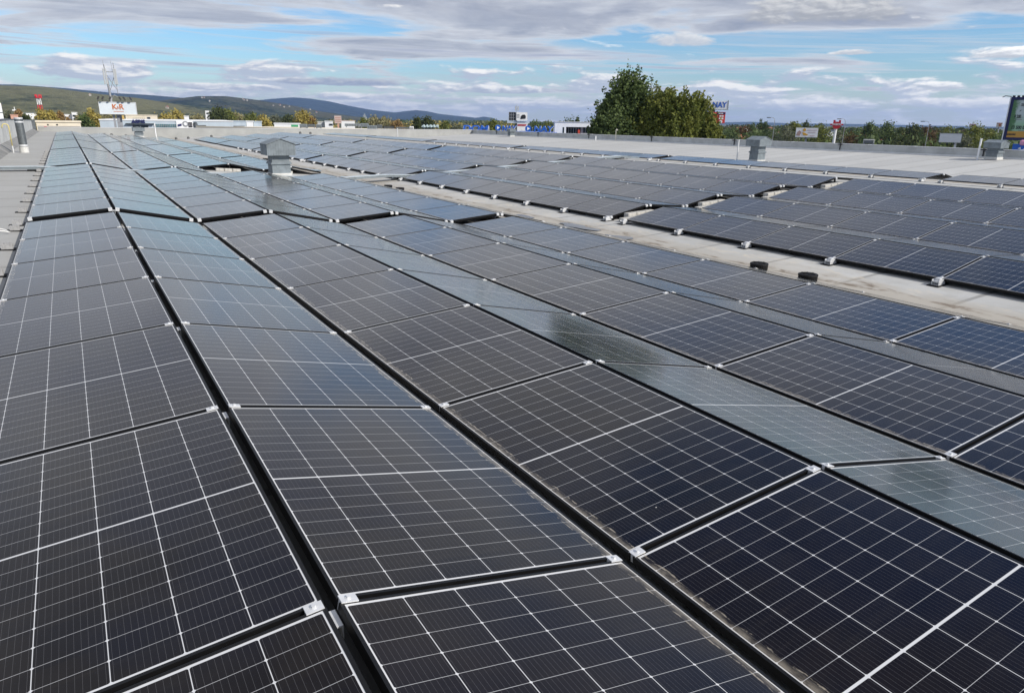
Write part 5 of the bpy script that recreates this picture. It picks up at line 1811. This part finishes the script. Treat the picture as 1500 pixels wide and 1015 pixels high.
# billboard with fruit design
loc, rz, w, zt, zb = frame_at(1165.5, 187.6, 1198, 201.3, 190)
r = thing('billboard', loc, rz, 'white billboard with a yellow and pinkish fruit design before the woods', 'billboard')
ux = lambda u: (u - 1181.8) * w / 32.5
vz = lambda v: zb + (zt - zb) * (201.3 - v) / 13.7
mb = MB(); mb.box(-w / 2, w / 2, -.25, .25, zb, zt); f = mb.build('panel', white_paint, r)
mb = MB(); mb.prism([(ux(1175), vz(194)), (ux(1179), vz(194.8)), (ux(1184), vz(197.5)), (ux(1183), vz(199)), (ux(1177), vz(198.5))], -.29, -.251); mb.tube([(ux(1178), -.251, vz(190.7)), (ux(1178), -.29, vz(190.7))], .36, 14); mb.build('yellow_shape', yellow_print, f)
mb = MB(); mb.prism([(ux(1166.5), vz(199)), (ux(1168), vz(194)), (ux(1171), vz(191.5)), (ux(1174), vz(194)), (ux(1172), vz(199.5))], -.285, -.251); mb.build('brown_shape', mat('brownish_print', (0.42, 0.28, 0.24), 0.7), f)
mb = MB()
for (a_, b_, c_) in ((1182, 1196.5, 190.5), (1184, 1195, 193.8), (1186.5, 1194, 198.6)):
    mb.box(ux(a_), ux(b_), -.285, -.251, vz(c_ + .8), vz(c_ - .2))
mb.build('print_rows', mat('pale_pink_print', (0.62, 0.48, 0.52), 0.7), f)
mb = MB(); mb.tube([(0, .4, 0), (0, .4, zt)], .22, 8); mb.build('post', steel, r)
mb = MB(); mb.box(-w * .45, w * .45, -.35, .3, zb - .14, zb - .04); mb.build('walkway', galv_dark, r)

# red crest-shaped sign on a slanted looking white pole
q = at(1219.5, 199, 165)
loc, rz, w, zt, zb = frame_at(1216, 176.3, 1235.5, 189.2, 165)
r = thing('crest_sign', loc, rz, 'red crest shaped sign with white letters on a white pole', 'sign')
U = w / 19.5
Z = (zt - zb) / 12.9
pl = [(-9.7, 7.6), (-5.6, 7.6), (-5.6, 12.9), (-2.4, 12.9), (-2.4, 10.6), (2.4, 10.6), (2.4, 12.9), (5.6, 12.9), (5.6, 7.6), (9.7, 7.6), (9.7, 5.4), (6.3, 5.2), (5.4, 2.4), (2.8, 0.5), (0, 0), (-2.8, 0.5), (-5.4, 2.4), (-6.3, 5.2), (-9.7, 5.4)]
mb = MB(); mb.prism([(a_ * U, zb + b_ * Z) for a_, b_ in pl], -.25, .25); f = mb.build('crest', red_paint, r)
lettering('WÜRTH', (zt - zb) * .26, white_paint, f, (0, -.26, zb + 6.5 * Z), width=13 * U, bold=.02)
mb = MB(); mb.tube([(-1.2 * U, .35, 0), (-.6 * U, .35, zb + 2 * Z)], .26, 10); mb.build('post', white_paint, r)


# lamp posts
def lamp_post(u, vtop, D, label, arm=1):
    q = at(u, vtop, D)
    H = q[2] - GZ
    r = thing('lamp_post', (q[0], q[1], GZ), -azim(u), label, 'street lamp', 'lamp posts beyond the parapet')
    mb = MB()
    pts = [(0, 0, 0), (0, 0, H * .5), (0, 0, H - .6)] + [(-arm * (.5 - .5 * math.cos(a)), 0, H - .6 + .55 * math.sin(a)) for a in (.5, 1.0, 1.5)] + [(-arm * 1.0, 0, H - .08)]
    mb.tube(pts, [.07, .055, .04, .032, .032, .032, .032], 8); mb.build('pole', steel, r)
    mb = MB(); mb.box(-arm * 1.0 - .45, -arm * 1.0 + .25, -.13, .13, H - .16, H - .02); mb.build('lamp_head', galv_dark, r)


lamp_post(1135.5, 172, 145, 'tall grey lamp post near the first ventilator on the bare roof')
lamp_post(1239, 174, 150, 'tall grey lamp post just beyond the red crest sign')
lamp_post(1362, 177.6, 155, 'tall grey lamp post beside the blank white billboard')

# blank white billboard
loc, rz, w, zt, zb = frame_at(1376, 195.8, 1408.3, 209, 120)
r = thing('billboard', loc, rz, 'blank white billboard on a white post before the woods', 'billboard')
mb = MB(); mb.box(-w / 2, w / 2, -.2, .2, zb, zt); mb.build('panel', white_paint, r)
mb = MB(); mb.box(-w / 2 - .05, w / 2 + .05, -.24, .24, zt, zt + .06); mb.box(-w / 2 - .06, -w / 2, -.24, .24, zb, zt); mb.box(w / 2, w / 2 + .06, -.24, .24, zb, zt); mb.build('edge_trim', galv_dark, r)
mb = MB(); mb.box(w * .22, w * .33, .21, .6, 0, zb + .3); mb.build('post', white_paint, r)
mb = MB()
for s in (-.42, -.1, .2, .42):
    mb.box(w * s - .12, w * s + .12, -.9, -.5, zb - .22, zb - .08)
    mb.tube([(w * s, -.6, zb - .15), (w * s, .0, zb - .03)], .03, 5)
mb.build('spot_lamp', black_paint, r)
# two small far boards and a boxy roof unit on the parapet line
for (rect, D, lab, prt) in (((1419.5, 182, 1430, 187), 330, 'small beige board with a pink edge peeping over the olive tree', pink_print), ((1459.5, 180.2, 1468, 187), 300, 'small pale board with a dark figure next to the big billboard', brown_text)):
    loc, rz, w, zt, zb = frame_at(*rect, D)
    r = thing('small_billboard', loc, rz, lab, 'billboard')
    mb = MB(); mb.box(-w / 2, w / 2, -.2, .2, zb, zt); f = mb.build('panel', mat('beige_panel', (0.62, 0.58, 0.52), 0.7), r)
    mb = MB(); mb.box(-w * .1, w * .3, -.24, -.201, zb + .25 * (zt - zb), zb + .7 * (zt - zb)); mb.box(-w / 2, w / 2, -.23, -.201, zt - .2 * (zt - zb), zt); mb.build('print', prt, f)
    mb = MB(); mb.tube([(0, .3, 0), (0, .3, zt)], .25, 8); mb.build('post', steel, r)
machine(1264, 204.6, 1280.5, 213.5, 95, 'pale louvred box beyond the parapet near the red roofed house', mat('louvre_grey', (0.42, 0.43, 0.42), 0.7), 9)

# big green billboard at the picture edge
loc, rz, w, zt, zb = frame_at(1474, 142.5, 1572, 206.5, 92)
r = thing('large_billboard', loc, rz + 0.02, 'large green and grey billboard with black figures and a navy frame', 'billboard')
mb = MB()
fr_ = .27
mb.box(-w / 2, w / 2, -.3, .3, zb, zb + fr_); mb.box(-w / 2, w / 2, -.3, .3, zt - fr_, zt)
mb.box(-w / 2, -w / 2 + fr_, -.3, .3, zb + fr_, zt - fr_); mb.box(w / 2 - fr_, w / 2, -.3, .3, zb + fr_, zt - fr_)
mb.build('frame', navy, r)
mb = MB(); mb.box(-w / 2 - .10, -w / 2, -.32, .32, zb, zt); mb.build('white_edge', white_paint, r)


def poster_material():
    m = bpy.data.materials.new('green_poster')
    m.use_nodes = True
    t = NT(m.node_tree)
    o = t.n('ShaderNodeOutputMaterial')
    b = t.n('ShaderNodeBsdfPrincipled')
    t.t.links.new(b.outputs[0], o.inputs[0])
    p = t.n('ShaderNodeTexCoord').outputs['Generated']
    x, y, z = t.sep(p)
    n = t.noise(p, 7.0, 5, 0.6)
    n2 = t.noise(p, 22.0, 4, 0.6)
    col = t.mix(t.step(t.m('MULTIPLY_ADD', n, .25, z), 0.25, 0.75), (0.34, 0.56, 0.36), (0.52, 0.60, 0.60))
    leafm = t.m('SUBTRACT', 1.0, t.step(t.m('MULTIPLY_ADD', n, -0.22, x), -0.05, 0.01))
    col = t.mix(leafm, col, t.mix(n2, (0.03, 0.14, 0.05), (0.16, 0.30, 0.12)))
    t.put(b.inputs['Base Color'], col)
    b.inputs['Roughness'].default_value = 0.4
    return m


i0, i1, j0, j1 = -w / 2 + fr_, w / 2 - fr_, zb + fr_, zt - fr_
mb = MB(); mb.box(i0, i1, -.22, .2, j0 + .62, j1); f = mb.build('poster', poster_material(), r)
mb = MB(); mb.box(i0, i1, -.22, .2, j0, j0 + .618); g = mb.build('yellow_band', mat('amber_band', (0.62, 0.33, 0.06), 0.5), r)
ux = lambda u: (u - 1523) * w / 98
vz = lambda v: zb + (zt - zb) * (206.5 - v) / 64.0
lettering('SME V', .36, black_paint, f, (ux(1491), -.235, vz(154)), align='LEFT', depth=.01, bold=.006)
lettering('4 200', .46, black_paint, f, (ux(1484.5), -.235, vz(171.3)), align='LEFT', depth=.01, bold=.012, width=ux(1494.5) - ux(1484.5))
mb = MB(); mb.box(ux(1494.8), ux(1497.5), -.235, -.221, vz(172.6), vz(172.2)); mb.box(ux(1485), ux(1497), -.235, -.221, vz(175.9), vz(175.1)); mb.box(ux(1495), ux(1507), -.235, -.221, vz(192.2), vz(191.4)); mb.build('small_print', grey_text, f)
lettering('13 500 000', .46, black_paint, f, (ux(1483), -.235, vz(187.6)), align='LEFT', depth=.01, bold=.012, width=ux(1508) - ux(1483))
mb = MB(); mb.prism([(ux(1497), vz(161)), (ux(1499), vz(158)), (ux(1502), vz(162)), (ux(1499), vz(166)), (ux(1500), vz(163))], -.235, -.221); mb.prism([(ux(1490), vz(163.5)), (ux(1493), vz(161)), (ux(1492.5), vz(163))], -.235, -.221); mb.build('bird_print', black_paint, f)
mb = MB()
for k in range(9):
    mb.box(ux(1473.6 + 2.1 * k), ux(1475.2 + 2.1 * k), -.235, -.221, j0 + .22, j0 + .38)
mb.build('dark_print', black_paint, g)
mb = MB(); mb.box(-.5, .5, .31, 1.2, 0, zt - .5); mb.build('post', steel, r)
mb = MB()
for k in range(14):
    xx = -w / 2 + .2 + (w - .4) * k / 13
    mb.box(xx - .12, xx + .12, -.1, .35, zt, zt + .16)
mb.tube([(-w / 2, -.3, zt + .05), (-w / 2 - .5, -.9, zt + .1), (-w / 2 - .75, -.95, zt - .02)], .04, 6)
mb.build('lamp_bar', black_paint, r)

# blue sign with pink top below it
loc, rz, w, zt, zb = frame_at(1482.5, 211.5, 1530, 222, 70)
r = thing('blue_sign', loc, rz, 'low blue sign with a pink rounded top under the big green billboard', 'sign')
mb = MB(); mb.box(-w / 2, w / 2, -.2, .2, 0, zt); f = mb.build('panel', royal, r)
mb = MB(); mb.box(-w * .30, w * .4, -.28, .28, zt - .12, zt + .30); mb.build('pink_top', pink_print, r, bevel=.12)
mb = MB(); mb.prism([(-w * .33, zt - .35), (-w * .24, zt - .22), (-w * .22, zt - .4)], -.24, -.201); mb.prism([(-w * .20, zt - .50), (-w * .12, zt - .3), (-w * .10, zt - .52)], -.24, -.201); mb.build('white_marks', white_paint, f)

# small houses and the far town
house(1296.5, 203, 330, 9, 'red roofed little house among the dark trees past the crest sign', white_paint, terracotta)
house(1080, 199, 300, 8, 'yellowish house hidden in trees beside the end of the tree clump', cream, terracotta)
house(1124, 200, 420, 12, 'pale low house by the dark round tree near the first lamp post', white_paint, galv_dark)
for k, (u, v) in enumerate(((1095, 186.6), (1102, 187), (1110, 186.4), (1117, 187.4), (1128, 187), (1134, 187.6), (1068, 186.5), (1078, 187))):
    house(u, v, 700 + 25 * (k % 3), 14, f'orange roofed house in the distant settlement, {ORD[k]} along the row', white_paint, terracotta, 'distant orange roofed houses')
rr = random.Random(12)
for k in range(8):
    u, v = 1190 + 37 * k + rr.uniform(-8, 8), 195 + rr.uniform(-4, 6)
    house(u, v, rr.uniform(330, 480), 9, 'pale house wall glimpsed between the dark trees of the plain', white_paint, galv_dark, 'houses glimpsed in the woods')
for k in range(22):
    u = 566 + 8.0 * k + rr.uniform(-2, 2)
    v = 178.6 + (u - 560) * 0.012 + rr.uniform(-1.6, 0.8)
    wpx = rr.uniform(3, 7)
    building('apartment_block', 'white apartment block in the far town below the blue ridge', (u, v, u + wpx, v + 5), 3200 + rr.uniform(-300, 300), 30, white_paint, cat='apartment block')


for o in list(bpy.data.objects):
    if o.name.startswith('apartment_block'):
        o['group'] = 'apartment blocks of the far town'
# tiny houses on the hill slopes, set down on the terrain
bpy.context.view_layer.update()
dg = bpy.context.evaluated_depsgraph_get()


def drop(h, u, D):
    q = at(u, 160, D)
    ok, p, nrm, _ = h.ray_cast(Vector((q[0], q[1], 2000)), Vector((0, 0, -1)))
    return p if ok else None


hc = 0
for h, u0, u1, D0, D1, n in ((hill_1, 60, 330, 1500, 2450, 5), (hill_2, 215, 480, 3200, 4000, 12)):
    proto = None
    for k in range(n):
        u = rr.uniform(u0, u1)
        p = drop(h, u, rr.uniform(D0, D1))
        if p is None:
            continue
        r = thing('hill_house', p + Vector((0, 0, -1)), -azim(u) + rr.uniform(-.5, .5), 'tiny pale house scattered on the lower hill slopes', 'house', 'tiny houses on the hill slopes')
        ww = rr.uniform(4.5, 7)
        mb = MB(); mb.prism([(-ww / 2, -3), (ww / 2, -3), (ww / 2, 5.0), (0, 8), (-ww / 2, 5.0)], 0, ww * .9); mb.build('wall', mat('sandy_render', (0.40, 0.37, 0.32), 0.9), r)
        mb = MB()
        for s in (-1, 1):
            mb.hexa([(0, -.4, 8.02), (s * (ww / 2 + .5), -.4, 4.9), (s * (ww / 2 + .5), ww * .9 + .4, 4.9), (0, ww * .9 + .4, 8.02), (0, -.4, 8.5), (s * (ww / 2 + .5), -.4, 5.4), (s * (ww / 2 + .5), ww * .9 + .4, 5.4), (0, ww * .9 + .4, 8.5)])
        mb.build('roof', terracotta if k % 2 else galv, r)

# ------------------------------------------------------------------ air between here and the hills
hz_m = bpy.data.materials.new('thin_haze')
hz_m.use_nodes = True
t = NT(hz_m.node_tree)
o = t.n('ShaderNodeOutputMaterial')
v = t.n('ShaderNodeVolumePrincipled')
v.inputs['Color'].default_value = (0.36, 0.54, 0.96, 1.0)
v.inputs['Density'].default_value = 0.000070
v.inputs['Anisotropy'].default_value = 0.2
t.t.links.new(v.outputs[0], o.inputs['Volume'])
mb = MB()
peak = max((o_.matrix_world @ v_.co).z for o_ in bpy.data.objects if o_.name.startswith('hills') for v_ in o_.data.vertices)
low = GZ - 2.6
mb.box(-13300, 13300, -13300, 13300, low, peak + 8.0)
tag(mb.build('haze', hz_m), kind='stuff')
